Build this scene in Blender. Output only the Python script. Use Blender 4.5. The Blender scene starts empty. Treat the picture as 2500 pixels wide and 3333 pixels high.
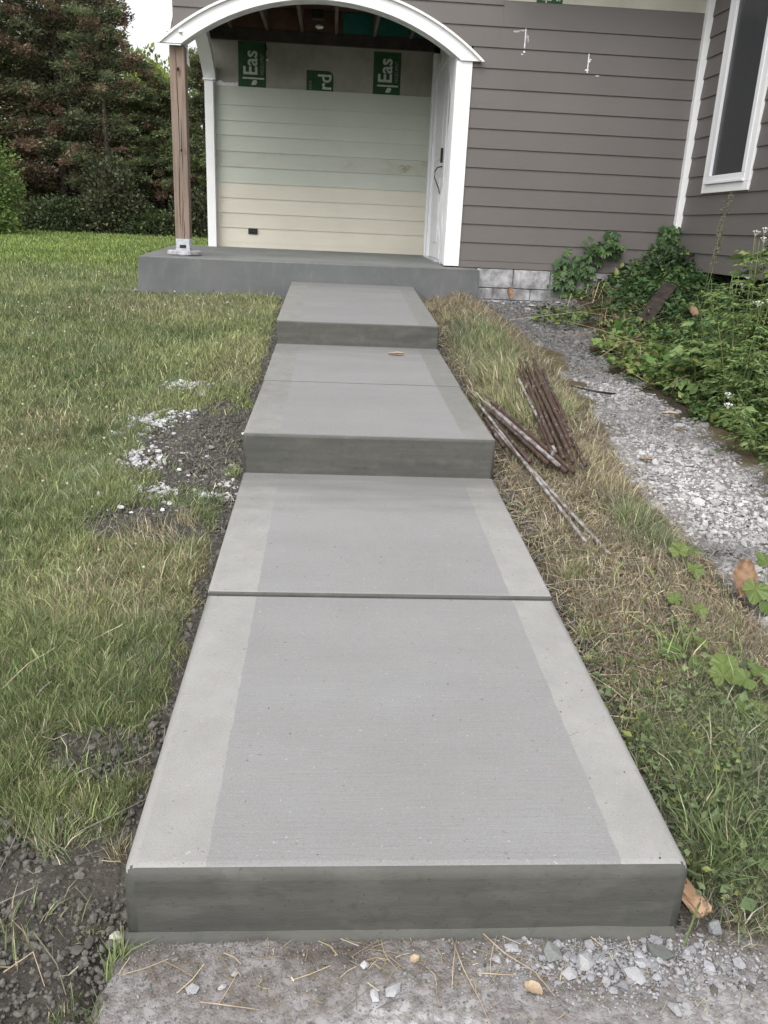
import bpy, bmesh, math, random
import numpy as np
from mathutils import Vector, Matrix
R_ = math.radians
rng = np.random.default_rng(11)
random.seed(11)
scene = bpy.context.scene
COL = scene.collection

# ------------------------------------------------------------ camera, light, exposure
def setup_camera():
    y, p, r = R_(4.158), R_(19.102), R_(-2.632)
    f = Vector((math.sin(y)*math.cos(p), math.cos(y)*math.cos(p), -math.sin(p)))
    rt = Vector((math.cos(y), -math.sin(y), 0)); dn = f.cross(rt)
    rt2 = math.cos(r)*rt + math.sin(r)*dn
    dn2 = -math.sin(r)*rt + math.cos(r)*dn
    cd = bpy.data.cameras.new('camera'); cam = bpy.data.objects.new('camera', cd)
    COL.objects.link(cam)
    m = Matrix((rt2, -dn2, -f)).transposed().to_4x4()
    cam.matrix_world = m
    cd.sensor_fit = 'HORIZONTAL'; cd.sensor_width = 36.0
    cd.lens = 36.0*2678.7/2500.0
    cd.clip_start = 0.05; cd.clip_end = 1000
    scene.camera = cam
setup_camera()
SUN_EL, SUN_AZ = R_(52), R_(200)      # azimuth clockwise from +Y (behind the camera, a little left)
w = bpy.data.worlds.new('World'); scene.world = w; w.use_nodes = True
nt = w.node_tree; nt.nodes.clear()
sky = nt.nodes.new('ShaderNodeTexSky'); sky.sky_type = 'NISHITA'; sky.sun_disc = False
sky.sun_elevation = SUN_EL; sky.sun_rotation = SUN_AZ; sky.dust_density = 4.0; sky.air_density = 1.2; sky.ozone_density = 1.0
hs = nt.nodes.new('ShaderNodeHueSaturation'); hs.inputs['Saturation'].default_value = 0.13
bg = nt.nodes.new('ShaderNodeBackground'); bg.inputs['Strength'].default_value = 0.15
wo = nt.nodes.new('ShaderNodeOutputWorld')
nt.links.new(sky.outputs[0], hs.inputs['Color']); nt.links.new(hs.outputs[0], bg.inputs['Color']); nt.links.new(bg.outputs[0], wo.inputs['Surface'])
sl = bpy.data.lights.new('sun', 'SUN'); sl.energy = 0.5; sl.angle = R_(80); sl.color = (1.0, 0.93, 0.84)
so = bpy.data.objects.new('sun', sl); COL.objects.link(so)
sd = Vector((math.sin(SUN_AZ)*math.cos(SUN_EL), math.cos(SUN_AZ)*math.cos(SUN_EL), math.sin(SUN_EL)))
so.rotation_euler = sd.to_track_quat('Z', 'Y').to_euler(); so.location = sd*30
scene.view_settings.view_transform = 'Standard'; scene.view_settings.look = 'None'
scene.view_settings.exposure = 0.85; scene.view_settings.gamma = 1.0; scene.view_settings.use_curve_mapping = False
scene.cycles.max_bounces = 6

# ------------------------------------------------------------ materials
class NT:
    def __init__(s, name):
        s.m = bpy.data.materials.new(name); s.m.use_nodes = True
        s.t = s.m.node_tree; s.b = s.t.nodes['Principled BSDF']
        s.pos = None
    def n(s, t, **k):
        x = s.t.nodes.new(t)
        for a, b in k.items(): setattr(x, a, b)
        return x
    def l(s, a, b): s.t.links.new(a, b)
    def P(s):
        if s.pos is None: s.pos = s.n('ShaderNodeNewGeometry').outputs['Position']
        return s.pos
    def noise(s, scale=5, stretch=(1, 1, 1), detail=4, rough=.6, lo=.35, hi=.65, rot=(0, 0, 0)):
        mp = s.n('ShaderNodeMapping'); mp.inputs['Scale'].default_value = stretch; mp.inputs['Rotation'].default_value = rot
        s.l(s.P(), mp.inputs['Vector'])
        no = s.n('ShaderNodeTexNoise'); no.inputs['Scale'].default_value = scale; no.inputs['Detail'].default_value = detail
        no.inputs['Roughness'].default_value = rough
        s.l(mp.outputs[0], no.inputs['Vector'])
        return s.remap(no.outputs[0], lo, hi)
    def remap(s, sock, lo, hi, a=0., b=1.):
        r = s.n('ShaderNodeMapRange'); r.inputs['From Min'].default_value = lo; r.inputs['From Max'].default_value = hi
        r.inputs['To Min'].default_value = a; r.inputs['To Max'].default_value = b
        s.l(sock, r.inputs['Value']); return r.outputs[0]
    def mix(s, fac, a, b, bt='MIX'):
        x = s.n('ShaderNodeMix', data_type='RGBA', blend_type=bt)
        for i, v in ((0, fac), (6, a), (7, b)):
            if isinstance(v, (int, float)): x.inputs[i].default_value = v
            elif isinstance(v, (tuple, list)): x.inputs[i].default_value = (*v[:3], 1)
            else: s.l(v, x.inputs[i])
        return x.outputs[2]
    def math(s, op, a, b=None, c=None):
        x = s.n('ShaderNodeMath', operation=op)
        for i, v in enumerate((a, b, c)):
            if v is None: continue
            if isinstance(v, (int, float)): x.inputs[i].default_value = v
            else: s.l(v, x.inputs[i])
        return x.outputs[0]
    def sep(s):
        x = s.n('ShaderNodeSeparateXYZ'); s.l(s.P(), x.inputs[0]); return x.outputs
    def out(s, col=None, rough=.7, spec=.3, bump=None, bd=.002, bs=1.0, metal=0):
        if col is not None:
            if isinstance(col, (tuple, list)): s.b.inputs['Base Color'].default_value = (*col, 1)
            else: s.l(col, s.b.inputs['Base Color'])
        if isinstance(rough, (int, float)): s.b.inputs['Roughness'].default_value = rough
        else: s.l(rough, s.b.inputs['Roughness'])
        s.b.inputs['Specular IOR Level'].default_value = spec; s.b.inputs['Metallic'].default_value = metal
        if bump is not None:
            bn = s.n('ShaderNodeBump'); bn.inputs['Distance'].default_value = bd; bn.inputs['Strength'].default_value = bs
            s.l(bump, bn.inputs['Height']); s.l(bn.outputs[0], s.b.inputs['Normal'])
        return s.m
def rand_tint(s, col, amt=.06):
    oi = s.n('ShaderNodeObjectInfo')
    v = s.remap(oi.outputs['Random'], 0, 1, 1-amt, 1+amt)
    return s.mix(1.0, col, s.comb(v), 'MULTIPLY')
def _comb(s, v):
    x = s.n('ShaderNodeCombineColor')
    for i in range(3): s.l(v, x.inputs[i])
    return x.outputs[0]
NT.comb = _comb

def basic(name, c1, c2, scale=6, stretch=(1, 1, 1), rough=.6, spec=.3, bump_scale=None, bd=.001, lo=.35, hi=.65, tint=0):
    s = NT(name); c = s.mix(s.noise(scale, stretch, lo=lo, hi=hi), c1, c2)
    if tint: c = rand_tint(s, c, tint)
    b = s.noise(bump_scale, stretch, detail=6, lo=0, hi=1) if bump_scale else None
    return s.out(c, rough, spec, b, bd)

def concrete_top():
    s = NT('broomed_concrete')
    x, y, z = s.sep()
    broom = s.noise(150, (.05, 1, 1), detail=3, lo=.3, hi=.7)
    grain = s.noise(420, detail=2, lo=.3, hi=.7)
    big = s.noise(1.6, (.5, 1.6, 1), detail=4, lo=.3, hi=.7)
    band = s.noise(5, (.12, 1, 1), detail=3, lo=.35, hi=.65)
    fine = s.noise(25, detail=5, lo=.35, hi=.7)
    c = s.mix(big, (.222, .220, .221), (.275, .273, .275))
    c = s.mix(s.math('MULTIPLY', broom, .24), c, (.20, .2, .2))
    c = s.mix(s.math('MULTIPLY', band, .35), c, (.225, .223, .22))
    # lighter, smoother trowelled margins along both long edges
    wob = s.noise(14, detail=4, lo=0, hi=1)
    xw = s.math('ADD', x, s.math('MULTIPLY', s.math('SUBTRACT', wob, .5), .014))
    L = s.remap(xw, -.237, -.241); Rr = s.remap(xw, .655, .659)
    edge = s.math('MAXIMUM', L, Rr)
    blot = s.noise(9, detail=6, lo=.3, hi=.7)
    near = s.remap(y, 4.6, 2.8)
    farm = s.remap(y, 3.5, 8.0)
    c = s.mix(farm, c, s.mix(1.0, c, (.80, .80, .81), 'MULTIPLY'))  # tops darken towards the house, its shading put into the colour
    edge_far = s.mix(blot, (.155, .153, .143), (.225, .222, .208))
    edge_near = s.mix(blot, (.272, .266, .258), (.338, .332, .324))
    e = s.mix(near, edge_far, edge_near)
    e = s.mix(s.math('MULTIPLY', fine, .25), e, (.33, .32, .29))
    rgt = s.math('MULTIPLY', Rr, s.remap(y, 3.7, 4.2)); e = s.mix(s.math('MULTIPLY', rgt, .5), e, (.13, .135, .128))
    sp3 = s.noise(22, detail=5, lo=.60, hi=.72); e = s.mix(s.math('MULTIPLY', sp3, .4), e, (.24, .235, .22))
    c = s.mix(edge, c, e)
    sand = s.noise(260, detail=2, lo=.35, hi=.65); c = s.mix(s.math('MULTIPLY', sand, .22), c, (.42, .42, .42))
    pit = s.noise(170, detail=2, lo=.60, hi=.70); c = s.mix(s.math('MULTIPLY', pit, .35), c, (.15, .148, .142))
    cloud = s.noise(3.2, (1, .6, 1), detail=7, rough=.7, lo=.35, hi=.65); c = s.mix(s.math('MULTIPLY', cloud, .22), c, (.19, .187, .18))
    # pale efflorescence flecks and dark specks
    sp = s.noise(75, detail=3, lo=.68, hi=.72); c = s.mix(s.math('MULTIPLY', sp, .55), c, (.46, .46, .47))
    dk = s.noise(48, (1, 1.3, 1), detail=2, lo=.705, hi=.73); c = s.mix(s.math('MULTIPLY', dk, .7), c, (.17, .16, .15))
    # damp tongue left below each riser
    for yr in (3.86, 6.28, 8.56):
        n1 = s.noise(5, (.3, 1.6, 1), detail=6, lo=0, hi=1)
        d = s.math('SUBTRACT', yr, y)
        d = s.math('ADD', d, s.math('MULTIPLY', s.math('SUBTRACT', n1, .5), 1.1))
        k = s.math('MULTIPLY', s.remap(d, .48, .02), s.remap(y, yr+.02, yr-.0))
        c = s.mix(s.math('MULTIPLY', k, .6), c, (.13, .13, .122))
    h = s.math('ADD', s.math('MULTIPLY', broom, s.math('SUBTRACT', 1.0, edge)), s.math('MULTIPLY', grain, .8))
    h = s.math('ADD', h, s.math('MULTIPLY', sp, .5))
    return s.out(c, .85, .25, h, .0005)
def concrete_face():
    s = NT('formed_dark_concrete')  # darker concrete tone for upright faces and the front roundover
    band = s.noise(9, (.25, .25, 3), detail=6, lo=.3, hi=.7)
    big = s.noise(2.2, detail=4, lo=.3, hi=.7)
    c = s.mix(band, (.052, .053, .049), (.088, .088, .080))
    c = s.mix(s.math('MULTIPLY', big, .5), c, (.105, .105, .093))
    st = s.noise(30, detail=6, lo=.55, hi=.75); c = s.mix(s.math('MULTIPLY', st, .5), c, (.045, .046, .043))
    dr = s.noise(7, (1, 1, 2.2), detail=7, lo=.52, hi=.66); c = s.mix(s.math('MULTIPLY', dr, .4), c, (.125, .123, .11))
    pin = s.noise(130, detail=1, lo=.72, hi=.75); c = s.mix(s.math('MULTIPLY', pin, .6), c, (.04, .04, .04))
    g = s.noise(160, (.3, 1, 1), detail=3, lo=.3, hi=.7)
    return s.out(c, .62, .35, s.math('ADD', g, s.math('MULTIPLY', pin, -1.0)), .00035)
def porch_concrete(name, a, b):
    s = NT(name)
    big = s.noise(1.5, (1, 1, 1.3), detail=5, lo=.3, hi=.7)
    c = s.mix(big, a, b)
    st = s.noise(14, (1, 1, .4), detail=6, lo=.5, hi=.8); c = s.mix(s.math('MULTIPLY', st, .4), c, tuple(v*1.35 for v in b))
    g = s.noise(150, detail=3, lo=.3, hi=.7)
    return s.out(c, .7, .3, g, .0008)

def paint_siding(name, c, var=.05, along=(.6, .6, 10), tint=.03):
    s = NT(name)
    g = s.noise(30, along, detail=5, lo=.3, hi=.7)
    big = s.noise(1.3, detail=3, lo=.3, hi=.7)
    col = s.mix(big, tuple(v*(1-var) for v in c), tuple(v*(1+var) for v in c))
    dust = s.noise(26, detail=4, lo=.66, hi=.78); col = s.mix(s.math('MULTIPLY', dust, .18), col, tuple(min(1, v*1.5+.03) for v in c))
    col = rand_tint(s, col, tint)
    return s.out(col, .55, .3, g, .0007)

M = {}
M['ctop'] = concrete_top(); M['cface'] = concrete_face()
M['porch_top'] = porch_concrete('porch_floor_concrete', (.13, .135, .13), (.20, .205, .20))
M['porch_face'] = porch_concrete('porch_face_concrete', (.105, .112, .115), (.145, .15, .15))
M['siding'] = paint_siding('grey_siding_paint', (.140, .128, .122))
M['siding_y'] = M['siding']
M['cream'] = paint_siding('cream_board_paint', (.63, .60, .51))
M['sage'] = paint_siding('sage_primed_board', (.50, .53, .465))
def stained():
    s = NT('sage_board_stained')
    g = s.noise(30, (.6, .6, 10), detail=5, lo=.3, hi=.7)
    st = s.noise(3.5, (1, 1, 2), detail=5, lo=.52, hi=.72)
    c = s.mix(st, (.47, .49, .43), (.40, .39, .30))
    return s.out(c, .6, .3, g, .0007)
M['stain'] = stained()
M['white'] = basic('white_trim_paint', (.80, .81, .82), (.86, .86, .86), 3, rough=.45, bump_scale=40, bd=.0004)
M['white_dirty'] = basic('weathered_white_paint', (.55, .56, .56), (.78, .78, .77), 7, rough=.6, bump_scale=30)
M['vinyl'] = basic('white_vinyl', (.74, .75, .78), (.80, .80, .83), 2, rough=.35, spec=.5)
M['wrap'] = basic('white_house_wrap', (.72, .72, .78), (.80, .80, .83), 5, rough=.4, spec=.5, bump_scale=14, bd=.01)
M['sheath'] = basic('grey_green_sheathing', (.24, .235, .20), (.34, .33, .29), 4, rough=.8, lo=.3, hi=.7)
M['sheath_lit'] = basic('lit_sheathing', (.38, .38, .31), (.50, .50, .43), 4, rough=.8, lo=.3, hi=.7)  # lit copy of the porch-wall sheathing, daylight put into its colour
M['print_green'] = basic('green_ink', (.017, .06, .022), (.03, .085, .034), 12, rough=.7)
M['print_white'] = basic('pale_ink', (.42, .47, .42), (.52, .56, .50), 12, rough=.7)
M['dark'] = basic('black_plastic', (.012, .012, .013), (.03, .03, .03), 20, rough=.4)
M['void'] = basic('gap_shade', (.012, .012, .011), (.02, .018, .016), 5, rough=.95)  # near-black painted shade for the gap under the wing, also backs the siding
M['lumber'] = basic('brown_rough_lumber', (.09, .068, .05), (.16, .125, .095), 6, (1, .2, 1), rough=.8, bump_scale=60)
M['deck'] = basic('brown_roof_boards', (.09, .05, .033), (.14, .085, .058), 5, rough=.8)
M['stainspot'] = basic('brown_water_stain', (.28, .25, .16), (.46, .46, .38), 22, rough=.7)
M['teal'] = basic('teal_roof_sheet', (.02, .12, .10), (.03, .17, .14), 5, rough=.6)
M['plate'] = basic('grey_wall_plate', (.035, .03, .026), (.06, .052, .045), 6, rough=.85)
M['foil'] = basic('pale_lamp_holder', (.55, .53, .5), (.7, .68, .66), 9, rough=.5)
M['galv'] = basic('galvanised_steel', (.36, .38, .41), (.50, .53, .56), 30, rough=.35, spec=.6)
def timber():
    s = NT('weathered_post_timber')
    mp = s.n('ShaderNodeMapping'); mp.inputs['Scale'].default_value = (24, 24, 1.1); s.l(s.P(), mp.inputs['Vector'])
    no = s.n('ShaderNodeTexNoise'); no.inputs['Scale'].default_value = 1.3; no.inputs['Detail'].default_value = 5; no.inputs['Distortion'].default_value = .5
    s.l(mp.outputs[0], no.inputs['Vector'])
    g = s.remap(no.outputs[0], .3, .7)
    big = s.noise(1.8, (1, 1, .8), detail=3, lo=.35, hi=.65)
    c = s.mix(g, (.12, .086, .064), (.30, .215, .165))
    c = s.mix(s.math('MULTIPLY', big, .5), c, (.27, .235, .21))
    kn = s.n('ShaderNodeTexVoronoi'); kn.inputs['Scale'].default_value = 1.0
    mp2 = s.n('ShaderNodeMapping'); mp2.inputs['Scale'].default_value = (6, 6, 2.6); s.l(s.P(), mp2.inputs['Vector']); s.l(mp2.outputs[0], kn.inputs['Vector'])
    k = s.remap(kn.outputs['Distance'], .16, .05); c = s.mix(s.math('MULTIPLY', k, .75), c, (.09, .055, .04))
    return s.out(c, .8, .2, g, .0015)
M['timber'] = timber()
M['crack'] = basic('timber_split', (.02, .014, .01), (.05, .03, .02), 30, rough=.9)
def block():
    s = NT('whitewashed_block')
    n = s.noise(6, detail=6, lo=.38, hi=.62); c = s.mix(n, (.20, .20, .205), (.50, .50, .52))
    n2 = s.noise(17, (1, 1, .5), detail=6, lo=.52, hi=.70); c = s.mix(s.math('MULTIPLY', n2, .7), c, (.17, .16, .15))
    return s.out(c, .85, .2, s.noise(60, detail=5, lo=.2, hi=.8), .003)
M['block'] = block()
M['mortar'] = basic('grey_mortar', (.15, .15, .15), (.42, .42, .42), 12, rough=.9, bump_scale=60, bd=.002)
def glass():
    s = NT('dark_window_screen')
    wv = s.noise(300, detail=1, lo=.4, hi=.6)
    c = s.mix(wv, (.024, .027, .030), (.045, .049, .055))
    return s.out(c, .28, .5)
M['glass'] = glass()
M['rust'] = basic('rusty_cement_splashed_steel', (.075, .042, .036), (.14, .085, .07), 40, rough=.7, bump_scale=200, bd=.001)
def rod_mat(name, base, splash, lo):
    s = NT(name)
    n = s.noise(45, (1, .35, 1), detail=4, lo=.3, hi=.7)
    c = s.mix(n, base, tuple(v*1.9 for v in base))
    sp = s.noise(26, (1, .7, 1), detail=6, lo=lo, hi=lo+.09); c = s.mix(sp, c, splash)
    return s.out(c, .75, .25, s.noise(160, detail=3, lo=.2, hi=.8), .0015)
M['rod_dark'] = rod_mat('rusty_rod_steel', (.052, .034, .027), (.21, .195, .19), .57)
M['rod_grey'] = rod_mat('cement_coated_rod', (.12, .10, .09), (.33, .32, .32), .46)
M['oldslab'] = None
def old_slab():
    s = NT('old_dusty_concrete')
    big = s.noise(2.6, detail=6, lo=.38, hi=.62)
    c = s.mix(big, (.25, .235, .23), (.44, .43, .44))
    f = s.noise(38, detail=7, lo=.42, hi=.68); c = s.mix(s.math('MULTIPLY', f, .7), c, (.13, .105, .09))
    f2 = s.noise(90, detail=4, lo=.62, hi=.70); c = s.mix(s.math('MULTIPLY', f2, .8), c, (.50, .50, .52))
    x, y, z = s.sep()
    dn = s.noise(5, (1, 2, 1), detail=6, lo=.25, hi=.75)
    dirt = s.math('MULTIPLY', s.remap(y, 1.16, 1.36), dn)
    c = s.mix(dirt, c, (.10, .08, .066))
    return s.out(c, .9, .2, s.math('ADD', f, f2), .004)
M['oldslab'] = old_slab()
def vcol(name, rough=.85, spec=.15, bump=None, bd=.004, transl=0, noise_amt=.25, nscale=60):
    s = NT(name)
    a = s.n('ShaderNodeAttribute'); a.attribute_name = 'col'
    n = s.noise(nscale, detail=6, lo=.3, hi=.7)
    c = s.mix(s.math('MULTIPLY', n, noise_amt), a.outputs['Color'], (.02, .018, .012))
    b = s.noise(bump, detail=7, lo=.2, hi=.8) if bump else None
    s.out(c, rough, spec, b, bd)
    if transl:
        tr = s.n('ShaderNodeBsdfTranslucent'); s.l(c, tr.inputs['Color'])
        mx = s.n('ShaderNodeMixShader'); mx.inputs[0].default_value = transl
        o = s.t.nodes['Material Output']
        s.l(s.b.outputs[0], mx.inputs[1]); s.l(tr.outputs[0], mx.inputs[2]); s.l(mx.outputs[0], o.inputs['Surface'])
    return s.m
M['ground'] = vcol('ground_soil', bump=55, bd=.012, noise_amt=.45)
M['blade'] = vcol('grass_blades', rough=.6, spec=.25, transl=.2, noise_amt=0)
M['leafcol'] = vcol('leaf_tissue', rough=.5, spec=.3, transl=.2, noise_amt=.0)
M['needle'] = vcol('conifer_needles', rough=.7, spec=.2, transl=.4, noise_amt=0)
M['stonecol'] = vcol('crushed_stone', rough=.9, spec=.15, bump=120, bd=.002, noise_amt=.12, nscale=90)
M['bark'] = basic('grey_brown_bark', (.05, .04, .032), (.10, .085, .07), 12, (1, 1, .3), rough=.9, bump_scale=40, bd=.01)
M['stem'] = basic('green_stem', (.09, .14, .05), (.16, .18, .08), 20, rough=.6)
M['umbel'] = basic('white_petals', (.72, .74, .68), (.85, .86, .8), 30, rough=.6)
M['scrapwood'] = basic('broken_pine_wood', (.36, .22, .14), (.52, .36, .25), 30, (1, .3, 1), rough=.7, bump_scale=90, bd=.002)
M['plank'] = basic('dark_wet_plank', (.02, .015, .013), (.05, .038, .033), 14, rough=.75, bump_scale=50, bd=.003)
M['dryleaf'] = basic('dry_brown_leaf', (.17, .10, .06), (.28, .18, .11), 40, rough=.7)
M['tanleaf'] = basic('tan_dry_leaf', (.34, .26, .175), (.50, .40, .28), 60, rough=.7)
M['caulk'] = basic('pale_caulk', (.62, .62, .66), (.78, .78, .80), 30, rough=.6)
def smear():
    s = NT('thin_caulk_smear')
    n = s.noise(28, detail=4, lo=.42, hi=.60)
    return s.out(s.mix(n, (.19, .175, .175), (.46, .44, .48)), .6, .3)
M['smear'] = smear()
M['roof'] = basic('grey_shingles', (.06, .06, .06), (.1, .1, .1), 20, rough=.9)

# ------------------------------------------------------------ object helpers
ORIG = {}
def mesh_np(name, v, f, mat, col=None, smooth=False):
    """v (N,3) float array, f (M,k) int array"""
    me = bpy.data.meshes.new(name)
    v = np.asarray(v, np.float32); f = np.asarray(f, np.int32)
    me.vertices.add(len(v)); me.vertices.foreach_set('co', v.ravel())
    k = f.shape[1]
    me.loops.add(f.size); me.loops.foreach_set('vertex_index', f.ravel())
    me.polygons.add(len(f)); me.polygons.foreach_set('loop_start', np.arange(0, f.size, k, dtype=np.int32))
    me.polygons.foreach_set('loop_total', np.full(len(f), k, np.int32))
    me.polygons.foreach_set('use_smooth', np.full(len(f), bool(smooth)))
    me.update(calc_edges=True)
    if col is not None:
        a = me.color_attributes.new('col', 'FLOAT_COLOR', 'POINT')
        c = np.ones((len(v), 4), np.float32); c[:, :3] = col
        a.data.foreach_set('color', c.ravel())
    if mat is not None:
        for m in (mat if isinstance(mat, (list, tuple)) else [mat]): me.materials.append(m)
    return me
def link(name, me, parent=None, origin=None):
    """mesh is in world coordinates; shift it to its origin and parent it"""
    o = bpy.data.objects.new(name, me)
    if origin is None:
        n = len(me.vertices); a = np.empty(n*3, np.float32); me.vertices.foreach_get('co', a); a = a.reshape(-1, 3)
        origin = (float((a[:, 0].min()+a[:, 0].max())/2), float((a[:, 1].min()+a[:, 1].max())/2), float(a[:, 2].min()))
    origin = Vector(origin)
    me.transform(Matrix.Translation(-origin))
    ORIG[o.name] = origin
    if parent is not None:
        o.parent = parent; o.location = origin - ORIG[parent.name]
    else: o.location = origin
    COL.objects.link(o); ORIG[o.name] = origin
    return o
def tag(o, label=None, cat=None, group=None, kind=None):
    if label: o['label'] = label
    if cat: o['category'] = cat
    if group: o['group'] = group
    if kind: o['kind'] = kind
    return o
def empty(name, loc, label, cat, group=None):
    o = bpy.data.objects.new(name, None); o.empty_display_size = .1; COL.objects.link(o); o.location = loc
    ORIG[o.name] = Vector(loc); return tag(o, label, cat, group)
def bm_mesh(name, bm, mat, smooth=False):
    bmesh.ops.recalc_face_normals(bm, faces=bm.faces)
    me = bpy.data.meshes.new(name); bm.to_mesh(me); bm.free()
    for m in (mat if isinstance(mat, (list, tuple)) else [mat]): me.materials.append(m)
    if smooth:
        for p in me.polygons: p.use_smooth = True
    return me
def hexa(bm, P, bev=0, seg=2):
    """8 corner points: bottom 4 ccw then top 4"""
    vs = [bm.verts.new(p) for p in P]
    fs = [bm.faces.new([vs[i] for i in q]) for q in ((3, 2, 1, 0), (4, 5, 6, 7), (0, 1, 5, 4), (1, 2, 6, 5), (2, 3, 7, 6), (3, 0, 4, 7))]
    if bev:
        es = list({e for f in fs for e in f.edges})
        bmesh.ops.bevel(bm, geom=es, offset=bev, segments=seg, affect='EDGES', profile=.5)
def boxP(x0, x1, y0, y1, z0, z1):
    return [(x0, y0, z0), (x1, y0, z0), (x1, y1, z0), (x0, y1, z0), (x0, y0, z1), (x1, y0, z1), (x1, y1, z1), (x0, y1, z1)]
def box(name, x0, x1, y0, y1, z0, z1, mat, parent=None, bev=.003):
    bm = bmesh.new(); hexa(bm, boxP(x0, x1, y0, y1, z0, z1), bev, 1)
    return link(name, bm_mesh(name, bm, mat), parent)
def tube(bm, pts, r, seg=8, r1=None, cap=True):
    pts = [Vector(p) for p in pts]; rings = []
    up = Vector((0, 0, 1))
    for i, p in enumerate(pts):
        d = (pts[min(i+1, len(pts)-1)]-pts[max(i-1, 0)]).normalized()
        a = d.cross(up)
        if a.length < .05: a = d.cross(Vector((1, 0, 0)))
        a.normalize(); b = d.cross(a)
        rr = r if r1 is None else r+(r1-r)*i/max(1, len(pts)-1)
        rings.append([bm.verts.new(p+rr*(math.cos(t)*a+math.sin(t)*b)) for t in [2*math.pi*k/seg for k in range(seg)]])
    for A, B in zip(rings, rings[1:]):
        for k in range(seg): bm.faces.new((A[k], A[(k+1) % seg], B[(k+1) % seg], B[k]))
    if cap: bm.faces.new(rings[0][::-1]); bm.faces.new(rings[-1])

# value noise
_T = rng.random((8, 256, 256))
def vn(x, y, sc, seed=0):
    x = np.asarray(x, float)*sc+1000; y = np.asarray(y, float)*sc+1000
    xi = np.floor(x).astype(int); yi = np.floor(y).astype(int); fx = x-xi; fy = y-yi
    fx = fx*fx*(3-2*fx); fy = fy*fy*(3-2*fy); T = _T[seed % 8]
    g = lambda a, b: T[a % 256, b % 256]
    return (g(xi, yi)*(1-fx)+g(xi+1, yi)*fx)*(1-fy)+(g(xi, yi+1)*(1-fx)+g(xi+1, yi+1)*fx)*fy
def fbm(x, y, sc, seed=0, o=4):
    s = 0; a = 1; t = 0
    for k in range(o): s = s+a*vn(x, y, sc*2**k, seed+k); t += a; a *= .5
    return s/t
def ss(a, b, x): t = np.clip((np.asarray(x, float)-a)/(b-a), 0, 1); return t*t*(3-2*t)

# ------------------------------------------------------------ terrain
XL, XR = -.412, .812                       # walk edges
def G(x, y):
    x = np.asarray(x, float); y = np.asarray(y, float)
    b = np.interp(y, [-2, 1.4, 3.85, 6.3, 8.5, 12, 25, 60], [-1.5, -1.475, -1.215, -.95, -.715, -.63, -.5, -.4])
    r = x > .81
    add = .07*np.exp(-((x-1.25)/.25)**2)*np.interp(y, [1.2, 2.2], [0, 1])
    add = add+.04*np.clip(x-2., 0, 2)*(y < 9)
    add = add+.30*np.exp(-(((x-3.6)/.9)**2+((y-8.6)/1.3)**2))
    b = b+np.where(r, add, 0)
    b = b+.035*np.exp(-((x+.85)/.35)**2)*ss(1.3, 2.2, y)*(1-ss(8, 9, y))
    return b
# masks (world regions)
def ell(x, y, cx, cy, rx, ry, soft=.35, wob=.5, seed=0):
    d = np.sqrt(((x-cx)/rx)**2+((y-cy)/ry)**2)+(fbm(x, y, 6, seed)-.5)*wob*2
    return 1-ss(1-soft, 1+soft, d)
def bare(x, y):
    m = .97*ell(x, y, -.68, 4.28, .35, .70, .2, .35, 1)
    m = np.maximum(m, .95*ell(x, y, -.78, 3.33, .29, .18, .25, .3, 2))
    m = np.maximum(m, ell(x, y, -.62, 1.52, .24, .22, .3, .5, 3))
    m = np.maximum(m, .85*ell(x, y, -.62, 1.95, .14, .10, .3, .5, 4))
    m = np.maximum(m, ell(x, y, -.78, 1.25, .4, .25, .3, .4, 4))
    m = np.maximum(m, .8*ell(x, y, -2.1, 8.55, .3, .2, .3, .5, 5))
    m = np.maximum(m, 1-ss(.0, .08, np.abs(x-XL+.03)-.02+(fbm(x, y, 7, 6)-.5)*.12))
    m = np.maximum(m, 1-ss(.0, .10, np.abs(x-XR-.05)-.03+(fbm(x, y, 6, 7)-.5)*.14))
    m = np.maximum(m, (x < 1.2)*(x > -2.1)*(1-ss(.03, .14, np.abs(y-8.5)+(fbm(x, y, 5, 3)-.5)*.1)))
    return np.clip(m, 0, 1)
def gravel_m(x, y):
    gl = np.interp(y, [1.2, 2.39, 2.65, 3.0, 3.5, 3.9, 4.7, 5.4, 6.6, 7.8, 8.9], [1.9, 1.50, 1.45, 1.46, 1.5, 1.47, 1.58, 1.68, 1.74, 1.62, 1.5])
    gr = np.interp(y, [1.2, 3, 3.75, 4.6, 5.4, 6.7, 7.8, 8.9], [3, 2.6, 2.3, 2.35, 2.25, 2.2, 2.45, 2.5])
    n = (fbm(x, y, 5, 2)-.5)*.5-.03
    return ss(-.05, .08, x-gl+n)*ss(-.05, .12, gr-x+n)*(y < 8.95)
def straw_m(x, y):
    rt = ss(.8, .9, x)*(.45+.55*fbm(x, y, 2.2, 5))*ss(1.9, 2.6, y)
    rt = np.maximum(rt, ell(x, y, 1.2, 2.9, .3, .75, .4, .4, 3)*(x > .8))
    lf = .8*ell(x, y, -.62, 2.9, .35, .3, .5, .5, 5)+.5*ell(x, y, -1.3, 7.8, .9, .5, .5, .5, 6)+.45*ell(x, y, -.6, 5.9, .3, .7, .5, .5, 1)+.5*ell(x, y, -1.6, 4.4, .25, .5, .5, .5, 1)
    bs = .12*ss(.52, .68, fbm(x, y, 1.3, 4))
    return np.clip(np.maximum(rt, lf*(x < 0)+bs), 0, 1)

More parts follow.
